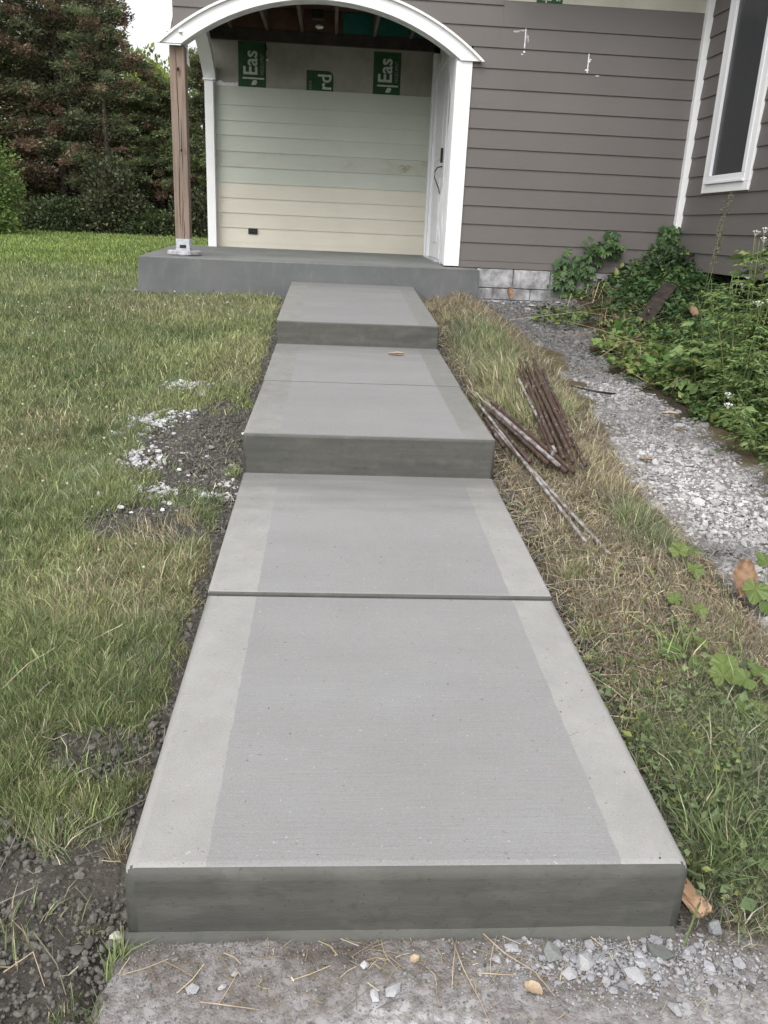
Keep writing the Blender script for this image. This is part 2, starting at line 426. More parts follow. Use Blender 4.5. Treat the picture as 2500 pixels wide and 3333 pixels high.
def build_ground():
    xs = np.concatenate([-150*np.linspace(1, .16, 12)**2.2, np.linspace(-2.55, 3.6, 300), 3.7+150*np.linspace(.02, 1, 14)**2.2])
    xs = np.unique(np.round(xs, 4))
    ys = np.concatenate([[-60, -25, -10, -4, -1, 0, .5], np.linspace(.8, 4.2, 190), np.linspace(4.22, 9.4, 200), np.linspace(9.6, 30, 60), [34, 40, 55, 80, 120, 200]])
    X, Y = np.meshgrid(xs, ys); x = X.ravel(); y = Y.ravel(); z = G(x, y)
    fine = (x > -2.6)*(x < 3.7)*(y < 9.5)
    z += fine*((fbm(x, y, 9, 1)-.5)*.022+(fbm(x, y, 40, 3, 3)-.5)*.012*bare(x, y))
    z += (1-fine)*(fbm(x, y, .35, 2)-.5)*.06
    z = np.where((x > -.46)*(x < 1.05)*(y < 1.40), np.minimum(z, -1.50), z)    # under the old slab
    z = np.where((x > XL+.02)*(x < XR-.02)*(y > 1.42)*(y < 8.6), z-.06, z)
    z = np.where((x > -1.85)*(y > 8.7), np.minimum(z, -.66+.30*np.exp(-(((x-3.6)/.9)**2+((y-8.6)/1.3)**2))*(x > .81)), z)
    b = bare(x, y)[:, None]; g = gravel_m(x, y)[:, None]; s = straw_m(x, y)[:, None]
    n = fbm(x, y, 12, 5)[:, None]; n2 = fbm(x, y, 1.2, 6)[:, None]
    soil = np.array([.088, .079, .070])*(.7+.7*n)
    thatch = np.array([.085, .092, .045])*(1-s)+np.array([.16, .12, .075])*s
    thatch = thatch*(.6+.7*n)
    far = np.array([.085, .12, .035])*(.75+.5*n2)
    isfar = ss(9, 14, y)[:, None]
    c = thatch*(1-isfar)+far*isfar
    grc = np.array([.30, .285, .275])*(.5+.9*n)*(1-.55*ss(5.5, 7.2, y))[:, None]
    c = c*(1-b)+soil*b; c = c*(1-g)+grc*g
    rt = ((x > 1.9)*(y > 5))[:, None]*(1-g); c = c*(1-rt)+np.array([.06, .05, .035])*rt
    nx = len(xs); i = np.arange(len(ys)-1)[:, None]*nx+np.arange(nx-1)[None]; i = i.ravel()
    f = np.stack([i, i+1, i+nx+1, i+nx], 1)
    me = mesh_np('ground', np.stack([x, y, z], 1), f, M['ground'], c, smooth=True)
    o = link('ground', me, origin=(0, 0, 0)); tag(o, kind='structure')
build_ground()

# ------------------------------------------------------------ concrete walk
def slab(name, y0, y1, zt0, zt1, zb0, zb1, parent, bev=.014, over=(0, 0)):
    bm = bmesh.new()
    P = [(XL, y0, zb0), (XR, y0, zb0), (XR, y1, zb1), (XL, y1, zb1), (XL, y0, zt0), (XR, y0, zt0), (XR, y1, zt1), (XL, y1, zt1)]
    vs = [bm.verts.new(p) for p in P]
    fs = [bm.faces.new([vs[i] for i in q]) for q in ((3, 2, 1, 0), (4, 5, 6, 7), (0, 1, 5, 4), (1, 2, 6, 5), (2, 3, 7, 6), (3, 0, 4, 7))]
    es = list(fs[1].edges)+[e for e in fs[2].edges if e not in fs[1].edges and e not in fs[0].edges]
    bmesh.ops.bevel(bm, geom=es, offset=bev, segments=6, affect='EDGES', profile=.5)
    bmesh.ops.recalc_face_normals(bm, faces=bm.faces)
    for f in bm.faces:
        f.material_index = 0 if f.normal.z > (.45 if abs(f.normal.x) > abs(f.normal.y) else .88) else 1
        f.smooth = f.calc_area() < .03
    # small casting unevenness
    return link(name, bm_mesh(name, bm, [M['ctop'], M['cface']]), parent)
walk = bpy.data.objects.new('walkway', None); COL.objects.link(walk); walk.location = (.2, 1.4, -1.46); ORIG[walk.name] = Vector(walk.location)
tag(walk, kind='structure')
slab('slab', 1.395, 2.630, -1.287, -1.224, -1.62, -1.5, walk, .028)
slab('slab', 2.640, 3.905, -1.224, -1.150, -1.55, -1.4, walk, .013)
slab('slab', 3.856, 5.071, -.956, -.921, -1.3, -1.25, walk, .016)
slab('slab', 5.076, 6.325, -.921, -.860, -1.2, -1.1, walk, .008)
slab('slab', 6.285, 8.555, -.692, -.557, -1.1, -.9, walk, .012)
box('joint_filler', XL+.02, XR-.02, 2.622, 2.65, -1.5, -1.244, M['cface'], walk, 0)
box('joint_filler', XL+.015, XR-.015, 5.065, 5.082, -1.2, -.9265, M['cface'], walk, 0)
def lip():
    bm = bmesh.new(); n = 90; rows = []
    for i in range(n+1):
        x = XL+.003+(XR-XL-.02)*i/n
        w_ = .004+.016*max(0., float(fbm(x, 3., 7, 2))-.25)+.004*random.random()
        if x > .3: w_ += .005
        z = -1.467
        rows.append([bm.verts.new((x, 1.3945, -1.452+.006*float(fbm(x, 0, 5, 1)))), bm.verts.new((x, 1.392-w_*.4, -1.457)), bm.verts.new((x, 1.392-w_, z+.004)), bm.verts.new((x, 1.392-w_-.002, z-.02))])
    for a, b in zip(rows, rows[1:]):
        for k in range(3): bm.faces.new((a[k], b[k], b[k+1], a[k+1]))
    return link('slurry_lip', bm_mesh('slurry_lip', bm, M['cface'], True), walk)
lip()
# old path slab
def old():
    bm = bmesh.new(); n = 60
    xs = np.linspace(-.44, 1.02, n); ys = np.linspace(-3, 1.42, 80)
    V = [[None]*len(xs) for _ in ys]
    for j, y in enumerate(ys):
        for i, x in enumerate(xs):
            x2 = x+(.012*(vn(y*1., 0., 9, 3)-.5) if i in (0, n-1) else 0)
            if i == n-1 : x2 += .06*(y-1.2)
            V[j][i] = bm.verts.new((x2, y, -1.468+.004*float(fbm(x, y, 6, 4)-.5)-(.02 if i in (0, n-1) else 0)))
    for j in range(len(ys)-1):
        for i in range(n-1): bm.faces.new((V[j][i], V[j][i+1], V[j+1][i+1], V[j+1][i]))
    r = bmesh.ops.extrude_face_region(bm, geom=list(bm.faces))
    vv = [e for e in r['geom'] if isinstance(e, bmesh.types.BMVert)]
    bmesh.ops.translate(bm, verts=vv, vec=(0, 0, -.1))
    tag(link('old_path', bm_mesh('old_path', bm, M['oldslab'], True)), kind='structure')
old()
# porch slab
def porch():
    bm = bmesh.new()
    P = [(-1.935, 8.55, -.78), (1.487, 8.555, -.78), (1.487, 11.1, -.78), (-2.03, 11.1, -.78), (-1.90, 8.56, -.37), (1.477, 8.56, -.37), (1.477, 11.1, -.325), (-1.99, 11.1, -.325)]
    vs = [bm.verts.new(p) for p in P]
    fs = [bm.faces.new([vs[i] for i in q]) for q in ((3, 2, 1, 0), (4, 5, 6, 7), (0, 1, 5, 4), (1, 2, 6, 5), (2, 3, 7, 6), (3, 0, 4, 7))]
    bmesh.ops.bevel(bm, geom=list(fs[1].edges), offset=.012, segments=3, affect='EDGES', profile=.5)
    bmesh.ops.recalc_face_normals(bm, faces=bm.faces)
    for f in bm.faces:
        f.material_index = 0 if f.normal.z > .55 else 1
        f.smooth = f.calc_area() < .05
    tag(link('porch_slab', bm_mesh('porch_slab', bm, [M['porch_top'], M['porch_face']])), kind='structure')
porch()

# ------------------------------------------------------------ house
YW, YB, XW = 8.85, 11.1, 3.575
ACX, ACZ, RIN, ROUT = -.14, -.285, 2.25, 2.372
house = empty('house', (.5, YW, -.7), 'grey lap-sided house with an arched white-trimmed porch and bare unfinished soffits', 'house')
def lap(name, xs, zlo, zhi, plane, side, mat, parent):
    """lap siding board as columns: plane('x' -> board in XZ at y=side, facing -Y ; 'y' -> board in YZ at x=side facing -X)"""
    v = []; f = []
    xs = list(xs); n = len(xs)
    zb = min(min(zlo), min(zhi))
    for i, x in enumerate(xs):
        a, b = zlo[i], zhi[i]
        # wedge: proud 14 mm at the bottom edge, 3 mm at the top
        H = .178
        pa = .015-.012*min(1, (a-zb)/H); pb = .015-.012*min(1, (b-zb)/H)
        for (z, p) in ((a, pa), (b+.004, max(.003, pb)), (b+.004, 0.0), (a, 0.0)):
            v.append((x, side-p, z) if plane == 'x' else (side-p, x, z))
    for i in range(n-1):
        for k in range(4):
            q = (i*4+k, (i+1)*4+k, (i+1)*4+(k+1) % 4, i*4+(k+1) % 4); f.append(q)
    f.append((0, 1, 2, 3)); f.append(tuple((n-1)*4+k for k in (3, 2, 1, 0)))
    bm = bmesh.new(); vs = [bm.verts.new(p) for p in v]
    for q in f:
        try: bm.faces.new([vs[i] for i in q])
        except ValueError: pass
    return link(name, bm_mesh(name, bm, mat), parent)
def board(x0, x1, z0, z1, plane, side, mat, parent):
    return lap('siding_board', [x0, x1], [z0, z0], [z1, z1], plane, side, mat, parent)
ZL = [-.358, -.289]+[-.289+.178*k for k in range(1, 14)]
wall_f = box('wall', 1.30, XW, YW, YW+.14, -.36, 2.5, M['void'], house, 0)
JOINTS = {11: 1.789, 10: 2.426}
for k in range(len(ZL)-1):
    z0, z1 = ZL[k], ZL[k+1]
    if z0 > 1.95: break
    z1 = 2.064 if z0 > 1.8 else z1
    if z0 < 1.53: xa = 1.297
    else: xa = 1.5585
    segs = [(xa, 3.51)]
    if k in (11, 12) and False: pass
    for idx, zz, xj in ((0, 1.669, 1.789), (1, 1.491, 2.426)):
        if abs(z0-zz) < .02: segs = [(xa, xj-.0025), (xj+.0025, 3.51)]
    for a, b in segs: board(a, b, z0, z1, 'x', YW, M['siding'], wall_f)
for xj, za, zb_ in ((1.789, 1.675, 1.853), (2.426, 1.497, 1.672)):
    bm = bmesh.new(); 
    P = []
    n = 12; rows = []
    for i in range(n+1):
        t = i/n; z = za+(zb_-za)*t; wd = .004+.003*random.random()
        y = YW-.0165+.011*t
        rows.append((bm.verts.new((xj-wd, y+.002, z)), bm.verts.new((xj, y-.003, z)), bm.verts.new((xj+wd, y+.002, z))))
    for a, b in zip(rows, rows[1:]):
        for k in range(2): bm.faces.new((a[k], a[k+1], b[k+1], b[k]))
    link('caulk_joint', bm_mesh('caulk_joint', bm, M['caulk'], True), wall_f)
def smear_patch(cx, cz, w_, h_, seed, bm, dense):
    zb = max(z for z in ZL if z <= cz+.001); n = 18; rr = random.Random(seed)
    c = bm.verts.new((cx, YW-.0165+.012*(cz-zb)/.178-.0015, cz)); ring = []
    for i in range(n):
        a = 2*math.pi*i/n; r = .55+.6*rr.random()
        x = cx+w_*r*math.cos(a); z = max(zb+.002, min(zb+.174, cz+h_*r*math.sin(a)))
        ring.append(bm.verts.new((x, YW-.0165+.012*(z-zb)/.178-.0012, z)))
    for i in range(n): bm.faces.new((c, ring[i], ring[(i+1) % n]))
for lst, m in (([(1.70, 1.815, .035, .012), (1.81, 1.76, .018, .045), (1.755, 1.825, .03, .01)], 'smear'), ([(1.79, 1.648, .012, .012), (1.772, 1.625, .012, .006)], 'caulk'),
               ([(2.432, 1.60, .016, .014), (2.445, 1.615, .012, .006), (2.418, 1.52, .02, .012)], 'caulk'), ([(2.53, 1.478, .022, .006)], 'caulk')):
    for i, q in enumerate(lst):
        bm = bmesh.new(); smear_patch(*q, i+3, bm, 1)
        link('caulk_smear', bm_mesh('caulk_smear', bm, M[m]), wall_f)
# bare sheathing band above the top board, printed, and white soffit
band = box('sheathing_panel', 1.56, 3.51, YW-.006, YW+.01, 2.0685, 2.19, M['sheath_lit'], house, 0)
box('soffit_trim', 1.5, XW, YW-.03, YW+.02, 2.181, 2.26, M['white_dirty'], house)
box('soffit', 1.5, XW+2.2, 8.62, YW+.1, 2.40, 2.43, M['white_dirty'], house)
def text_mesh(name, body, loc, size, rot, mat, parent, shear=0, sx=1.0, bold=.0):
    cu = bpy.data.curves.new(name, 'FONT'); cu.body = body; cu.size = size; cu.extrude = .0004; cu.resolution_u = 3; cu.offset = bold
    t = bpy.data.objects.new('tmp_text', cu); COL.objects.link(t)
    bpy.context.view_layer.update()
    me = bpy.data.meshes.new_from_object(t.evaluated_get(bpy.context.evaluated_depsgraph_get()))
    bpy.data.objects.remove(t); bpy.data.curves.remove(cu)
    me.transform(Matrix.Translation(loc) @ rot @ Matrix.Diagonal((sx, 1, 1, 1)))
    me.materials.clear(); me.materials.append(mat)
    return link(name, me, parent)
UP = Matrix.Rotation(R_(90), 4, 'Y') if False else (Matrix(((0, -1, 0, 0), (0, 0, -1, 0), (1, 0, 0, 0), (0, 0, 0, 1))))
# UP maps text x -> world +Z, text y -> world -X (reads upward), normal -> -Y
def green(x0, x1, z0, z1, y, parent, rnd=None):
    bm = bmesh.new()
    if rnd:
        pts = [(x0, z0), (x1, z0)]+[(x1-rnd+rnd*math.cos(a), z1-rnd+rnd*math.sin(a)) for a in [math.pi/2*i/8 for i in range(9)]]+[(x0, z1)]
    else: pts = [(x0, z0), (x1, z0), (x1, z1), (x0, z1)]
    A = [bm.verts.new((x, y, z)) for x, z in pts]; B = [bm.verts.new((x, y+.0015, z)) for x, z in pts]
    bm.faces.new(A); bm.faces.new(B[::-1])
    for i in range(len(A)): j = (i+1) % len(A); bm.faces.new((A[i], A[j], B[j], B[i]))
    return link('printed_mark', bm_mesh('printed_mark', bm, M['print_green']), parent)
green(1.865, 1.95, 2.068, 2.178, YW-.008, band)
green(1.965, 2.115, 2.068, 2.178, YW-.008, band)
text_mesh('lettering', 'E', (2.005, YW-.0095, 2.08), .13, UP, M['print_white'], band, sx=1.0, bold=.002)
text_mesh('lettering', 'S', (2.09, YW-.0095, 2.085), .055, UP, M['print_white'], band, bold=.001)

# back wall of the porch: sheathing above, cream and sage boards below
pw = box('porch_wall', -1.565, 1.16, YB+.002, YB+.12, -.40, 2.55, M['sheath'], house, 0)
ZB = [-.332, -.267]+[-.267+.177*k for k in range(1, 10)]
ZB2 = ZB+[1.512]
cols = ['cream', 'cream', 'cream', 'cream', 'cream', 'cream', 'sage', 'stain', 'sage', 'sage', 'sage', 'sage']
zz = [-.332, -.267, -.09, .084, .261, .436, .619, .796, .975, 1.138, 1.31, 1.512]
for k in range(len(zz)-1):
    m = M[cols[k]]
    if k == 5: m = M['sage']
    if k in (6,): m = M['stain']
    if k == 7: m = M['sage']
    board(-1.46, 1.15, zz[k], zz[k+1], 'x', YB, m, pw)
for gx0, gx1, gz0, gz1, rn, txt in ((-1.178, -.85, 1.514, 2.0, None, 1), (.435, .765, 1.514, 1.975, None, 1), (-.367, -.043, 1.514, 1.735, .07, 2)):
    green(gx0, gx1, gz0, gz1, YB-.0005, pw, rn)
    y = YB-.003
    if txt == 1:
        text_mesh('lettering', 'Eas', (gx0+.222, y, gz0+.125), .235, UP, M['print_white'], pw, bold=.004, sx=.88)
        bm = bmesh.new(); hexa(bm, boxP(gx0+.05, gx0+.305, y-.0004, y+.001, gz0+.088, gz0+.106)); link('printed_bar', bm_mesh('printed_bar', bm, M['print_white']), pw)
        bm = bmesh.new(); cx, cz = gx0+.185, gz0+.048   # leaf mark
        ring = []
        for i in range(20):
            a = 2*math.pi*i/20; r = .033*(1+.0*math.cos(a)); px, pz = 1.25*r*math.cos(a), r*.8*math.sin(a)
            if math.cos(a) < 0: pz *= (1+math.cos(a))**.6
            c_, s_ = math.cos(.6), math.sin(.6)
            ring.append(bm.verts.new((cx+px*c_-pz*s_, y, cz+px*s_+pz*c_)))
        bm.faces.new(ring); link('printed_leaf', bm_mesh('printed_leaf', bm, M['print_white']), pw)
        text_mesh('lettering', 'HOZOPRIT', (gx0+.30, y, gz0+.135), .058, UP, M['print_green'] if False else M['lumber'] if False else M['sheath'], pw, sx=.8)
    else:
        text_mesh('lettering', 'rd', (gx0+.295, y, gz0-.0+.01), .225, UP, M['print_white'], pw, bold=.004, sx=.88)
        text_mesh('lettering', 'ZONE', (gx0+.06, y, gz0+.01), .04, UP, M['sheath'], pw, sx=.9)
# black outlet
ob = box('outlet_cover', -1.078, -.962, YB-.03, YB-.012, -.160, -.092, M['dark'], house, .004)
box('outlet_flap', -1.060, -.98, YB-.037, YB-.0305, -.142, -.108, M['dark'], house, .003)
# pale compound smear on the bare sheathing and the stain on one board
bm = bmesh.new(); n = 26; top = []; bot = []
for i in range(n+1):
    x = -1.455+.27*i/n; h_ = .025+.035*float(fbm(x, 1, 18, 2))*(1.2-i/n*.5)
    top.append(bm.verts.new((x, YB-.001, 1.517+h_))); bot.append(bm.verts.new((x, YB-.001, 1.517)))
for i in range(n): bm.faces.new((bot[i], bot[i+1], top[i+1], top[i]))
link('compound_smear', bm_mesh('compound_smear', bm, M['caulk']), pw)
bm = bmesh.new(); ring = []
for i in range(24):
    a = 2*math.pi*i/24; r = 1+.25*math.sin(3*a)+.1*math.sin(7*a); ring.append((.87+.075*r*math.cos(a), .70+.042*r*math.sin(a)))
vs = [bm.verts.new((x, YB-.0155+.012*(z-.619)/.178-.0008, z)) for x, z in ring]; bm.faces.new(vs)
link('water_stain', bm_mesh('water_stain', bm, M['stainspot']), pw)
# threshold strip at the floor
box('base_flashing', -1.47, 1.15, YB-.02, YB+.0, -.338, -.331, M['dark'], house, 0)
# trims
def vbox(name, x0, x1, y0, y1, z0, z1, m='white', bev=.003, par=None): return box(name, x0, x1, y0, y1, z0, z1, M[m], par or house, bev)
vbox('arch_leg_trim', 1.142, 1.297, YW-.03, YW+.02, -.352, 1.535)
vbox('arch_leg_reveal', 1.142, 1.172, YW+.021, YW+.16, -.345, 1.60)
vbox('back_corner_trim', -1.565, -1.462, YB-.14, YB+.005, -.328, 1.545)
vbox('trim_cap', -1.58, -1.452, YB-.155, YB+.005, 1.546, 1.568)
vbox('corner_board', 3.508, 3.578, YW-.075, YW-.005, -.24, 2.18)
# arch
def arch(name, cx, cz, plane, ri, ro, ti, to, d0, d1, mat, n=40, prof=None, zcut=None):
    bm = bmesh.new(); rows = []
    for i in range(n+1):
        t = -1+2*i/n; row = []
        for (r, tm, d) in ((ri, ti, d0), (ro, to, d0), (ro, to, d1), (ri, ti, d1)):
            a = R_(tm)*t; u = cx+r*math.sin(a); z = cz+r*math.cos(a)
            row.append(bm.verts.new((u, d, z) if plane == 'x' else (d, u, z)))
        rows.append(row)
    for a, b in zip(rows, rows[1:]):
        for k in range(4): bm.faces.new((a[k], b[k], b[(k+1) % 4], a[(k+1) % 4]))
    bm.faces.new(rows[0]); bm.faces.new(rows[-1][::-1])
    return link(name, bm_mesh(name, bm, mat), house)
arch('arch_fascia', ACX, ACZ, 'x', RIN, ROUT, 36.0, 39.9, YW-.052, YW-.012, M['white'])
arch('arch_molding', ACX, ACZ, 'x', ROUT-.006, ROUT+.014, 39.9, 40.4, YW-.080, YW-.053, M['white'])
arch('arch_soffit', ACX, ACZ, 'x', RIN+.002, RIN+.02, 36.0, 36.3, YW-.011, YW+.14, M['white_dirty'])
SCY, SCZ, SR = 9.98, .253, 1.7125
arch('side_arch_fascia', SCY, SCZ, 'y', SR, SR+.12, 39.5, 41.5, -1.475, -1.445, M['white'])
arch('side_arch_soffit', SCY, SCZ, 'y', SR-.012, SR+.0, 39.5, 39.6, -1.575, -1.444, M['white'])
arch('side_arch_fascia', SCY, SCZ, 'y', SR, SR+.12, 39.5, 41.5, -1.59, -1.56, M['white'])
# pointed end of the side arch casing by the post
bm = bmesh.new()
A = [(-1.447, 9.0, 1.60), (-1.444, 9.0, 1.46), (-1.42, 9.0, 1.385)]
pts = [(-1.478, 1.60), (-1.478, 1.435), (-1.422, 1.375), (-1.445, 1.60)]
F = [bm.verts.new((x, 9.01, z)) for x, z in pts]; B = [bm.verts.new((x, 9.035, z)) for x, z in pts]
bm.faces.new(F); bm.faces.new(B[::-1])
for i in range(4): j = (i+1) % 4; bm.faces.new((F[i], F[j], B[j], B[i]))
link('casing_tail', bm_mesh('casing_tail', bm, M['white']), house)
# gable above the arch (boards cut to the curve)
gable = box('gable_wall', -1.53, 1.56, YW+.012, YW+.10, 2.10, 3.2, M['void'], house, 0)
zrow = [-.289+.178*k for k in range(10, 22)]
def arc_z(x):
    d = x-ACX
    return ACZ+math.sqrt(max(0, (ROUT-.004)**2-d*d)) if abs(d) < 1.52 else 1.535
for k in range(len(zrow)-1):
    z0, z1 = zrow[k], zrow[k+1]; xs = np.linspace(-1.538, 1.558, 90); run = []
    def flush(run):
        if len(run) > 1:
            lap('siding_board', [r[0] for r in run], [r[1] for r in run], [r[2] for r in run], 'x', YW, M['siding'], gable)
    for x in xs:
        if k == 0 and x > 1.29: continue
        lo = max(z0, arc_z(x))
        if lo < z1-.004: run.append((x, lo, z1))
        else: flush(run); run = []
    flush(run)
# porch side gable wall, roof, main body (mostly out of frame)
vbox('side_panel', -1.56, -1.50, YW+.13, YB+.0, 2.02, 2.9, 'siding', 0)
vbox('house_body', -1.56, 9.0, YB+.125, 17, -.6, 2.6, 'siding', 0)
vbox('wall_return', 1.24, XW, YW+.145, YB+.12, -.36, 2.6, 'siding', 0)
vbox('wing_body', XW+.16, 9.0, 5.02, YB+.12, -.28, 2.6, 'siding', 0)
bm = bmesh.new()
for sx in (-1, 1):
    e = [(ACX, 3.75), (ACX+sx*2.1, 2.85)]
    P = [(e[0][0], 8.4, e[0][1]), (e[1][0], 8.4, e[1][1]), (e[1][0], 12, e[1][1]), (e[0][0], 12, e[0][1])]
    P = P+[(x, y, z+.05) for x, y, z in P]; hexa(bm, P)
link('porch_roof', bm_mesh('porch_roof', bm, M['roof']), house)
bm = bmesh.new(); hexa(bm, [(1.6, 8.2, 2.6), (9.4, 8.2, 2.6), (9.4, 13.5, 4.6), (1.6, 13.5, 4.6), (1.6, 8.2, 2.66), (9.4, 8.2, 2.66), (9.4, 13.5, 4.66), (1.6, 13.5, 4.66)])
hexa(bm, [(-1.9, 17.3, 2.6), (9.4, 17.3, 2.6), (9.4, 13.5, 4.6), (-1.9, 13.5, 4.6), (-1.9, 17.3, 2.66), (9.4, 17.3, 2.66), (9.4, 13.5, 4.66), (-1.9, 13.5, 4.66)])
hexa(bm, [(-1.9, 12.01, 2.6), (1.6, 12.01, 2.6), (1.6, 13.5, 4.6), (-1.9, 13.5, 4.6), (-1.9, 12.01, 2.66), (1.6, 12.01, 2.66), (1.6, 13.5, 4.66), (-1.9, 13.5, 4.66)])
hexa(bm, [(3.3, 4.7, 2.602), (9.4, 4.7, 2.602), (9.4, 8.19, 2.602), (3.3, 8.19, 2.602), (3.3, 4.7, 2.66), (9.4, 4.7, 2.66), (9.4, 8.19, 2.66), (3.3, 8.19, 2.66)])
link('main_roof', bm_mesh('main_roof', bm, M['roof']), house)
# open porch ceiling
vbox('ceiling_deck', -1.5, 1.14, YW+.15, YB, 2.36, 2.38, 'deck', 0)
vbox('ceiling_sheet', .0, .62, YW+.2, YB-.3, 2.345, 2.357, 'teal', 0)
vbox('wall_plate', -1.5, 1.14, YB-.05, YB-.002, 2.003, 2.13, 'plate', .002)
vbox('rim_board', -1.5, .05, YB-.04, YB-.002, 2.131, 2.355, 'deck', .002)
vbox('rim_board', .052, 1.14, YB-.04, YB-.002, 2.131, 2.355, 'teal', .002)
vbox('header_beam', -1.5, 1.14, YW+.145, YW+.2, 2.0, 2.34, 'lumber', 0)
for x in (-1.25, -.83, -.42, -.02, .43, .86): vbox('ceiling_joist', x-.019, x+.019, YW+.21, YB-.051, 2.12, 2.345, 'lumber', .002)
jb = vbox('junction_box', -.29, -.16, 10.35, 10.47, 2.13, 2.22, 'dark', .004)
bm = bmesh.new(); bmesh.ops.create_uvsphere(bm, u_segments=12, v_segments=8, radius=.045); bmesh.ops.transform(bm, matrix=Matrix.Translation((-.21, 10.55, 2.09)) @ Matrix.Diagonal((1.1, 1, .5, 1)), verts=bm.verts)
link('lamp_holder', bm_mesh('lamp_holder', bm, M['foil'], True), house)
bm = bmesh.new(); tube(bm, [(-.21, 10.47, 2.15), (-.20, 10.52, 2.12), (-.21, 10.55, 2.11)], .006, 6); link('lamp_wire', bm_mesh('lamp_wire', bm, M['dark']), house)
# wire tails at the left print and in the right corner
bm = bmesh.new(); tube(bm, [(-.86, YB-.02, 1.98), (-.84, YB-.05, 1.92), (-.87, YB-.04, 1.87), (-.83, YB-.05, 1.82)], .012, 6, .006); link('cable_tail', bm_mesh('cable_tail', bm, M['dark'], True), house)
bm = bmesh.new(); bmesh.ops.create_icosphere(bm, subdivisions=1, radius=.017); bmesh.ops.transform(bm, matrix=Matrix.Translation((-.828, YB-.05, 1.81)), verts=bm.verts); link('cable_cap', bm_mesh('cable_cap', bm, M['foil'], True), house)

# right wall of the recess: jamb strips, door, lever, wrap
XD = 1.165
vbox('corner_strip', 1.148, 1.20, YB-.11, YB-.004, -.33, 1.98, 'white_dirty')
vbox('jamb_casing', 1.140, 1.235, YB-.25, YB-.125, -.325, 1.95, 'white')
vbox('jamb_casing', 1.158, 1.235, YB-.38, YB-.262, -.325, 1.88, 'vinyl')
vbox('recess_backing', 1.205, 1.238, YW+.15, YB-.245, -.36, 2.5, 'white_dirty', 0)
door = vbox('door', 1.19, 1.204, 9.72, 10.72, -.32, 1.70, 'vinyl', .003)
vbox('door_panel', 1.181, 1.189, 9.95, 10.45, -.15, .55, 'vinyl', .004, door)
vbox('door_panel', 1.181, 1.189, 9.95, 10.45, .75, 1.5, 'vinyl', .004, door)
vbox('head_casing', 1.17, 1.204, 9.6, 10.85, 1.705, 1.80, 'white_dirty')
vbox('latch_plate', 1.165, 1.189, 9.86, 9.90, .70, .85, 'dark', .003, door)
bm = bmesh.new(); tube(bm, [(1.185, 9.86, .66), (1.15, 9.95, .655), (1.13, 10.02, .62), (1.13, 10.03, .55), (1.15, 9.94, .48), (1.165, 9.87, .43), (1.175, 9.86, .38)], .0065, 8)
link('door_handle', bm_mesh('door_handle', bm, M['dark'], True), door)
vbox('threshold', 1.13, 1.204, 9.6, 10.84, -.352, -.325, 'galv')
def wrap():
    n, m = 40, 70; bm = bmesh.new(); V = []
    for j in range(m+1):
        z = -.35+1.98*j/m; row = []
        for i in range(n+1):
            t = i/n; y = YW+.17+(.36+.13*math.sin(z*3+1)+.06*math.sin(z*9))*t
            x = 1.165-.03*float(fbm(t*1.2+3, z*.8+2, 3, 1)-.35)-.03*t*max(0, math.sin(z*4.2+1.0))
            if z < -.28 and i % 5 < 2: z2 = z+.02
            else: z2 = z-.008*float(vn(t, z, 9, 2))
            row.append(bm.verts.new((x, y, z2)))
        V.append(row)
    for j in range(m):
        for i in range(n): bm.faces.new((V[j][i], V[j][i+1], V[j+1][i+1], V[j+1][i]))
    o = link('wrap_sheet', bm_mesh('wrap_sheet', bm, M['wrap'], True), house)
    o['label'] = 'torn loose sheet of white house wrap beside the door'
wrap()
# foundation of blocks
fnd = box('foundation', 1.52, XW, YW+.01, YW+.1, -.95, -.363, M['mortar'], house, 0)
rr = random.Random(4)
for row, (z0, z1) in enumerate(((-.553, -.366), (-.672, -.561), (-.86, -.68))):
    x = 1.49-(.2 if row % 2 else 0)
    while x < XW-.02:
        a, b = max(1.492, x), min(x+.39, XW-.03)
        if b-a > .04: box('block', a+.003, b-.003, YW-.012+rr.random()*.003, YW+.03, z0, z1, M['block'], fnd, .004)
        x += .397
# wing wall
wing = box('wall', XW+.001, XW+.15, 5.0, YW+.02, -.28, 2.5, M['void'], house, 0)
WY0, WY1, WZ0 = 7.42, 8.37, .436
zr = [-.28]+[-.289+.178*k for k in range(1, 15)]
for k in range(len(zr)-1):
    z0, z1 = zr[k], zr[k+1]
    if z1 <= WZ0+.001 or z0 > 2.3: board(5.0, YW-.078, z0, z1, 'y', XW, M['siding'], wing)
    elif z0 < WZ0:
        board(5.0, WY0-.002, z0, z1, 'y', XW, M['siding'], wing); board(WY1+.002, YW-.078, z0, z1, 'y', XW, M['siding'], wing)
        board(WY0-.002, WY1+.002, z0, WZ0-.003, 'y', XW, M['siding'], wing)
    else:
        board(5.0, WY0-.002, z0, z1, 'y', XW, M['siding'], wing); board(WY1+.002, YW-.078, z0, z1, 'y', XW, M['siding'], wing)
vbox('crawlspace_shade_sheet', XW+.12, XW+.14, 5.0, YW, -.9, -.283, 'void', 0)  # black sheet standing in for the shade of the open gap
win = empty('window', (XW, (WY0+WY1)/2, WZ0), None, None); win.parent = house; win.location = Vector((XW, (WY0+WY1)/2, WZ0))-ORIG[house.name]
del_keys = [k for k in win.keys()]
x0 = XW-.03
vbox('casing', x0, XW+.0, WY0, WY1, WZ0, WZ0+.075, 'white', .003, win)
vbox('casing', x0, XW, WY1-.085, WY1, WZ0+.0755, 2.3, 'white', .003, win)
vbox('casing', x0, XW, WY0, WY0+.085, WZ0+.0755, 2.3, 'white', .003, win)
vbox('sill', x0-.022, XW, WY0+.0855, WY1-.0855, WZ0+.076, WZ0+.10, 'vinyl', .003, win)
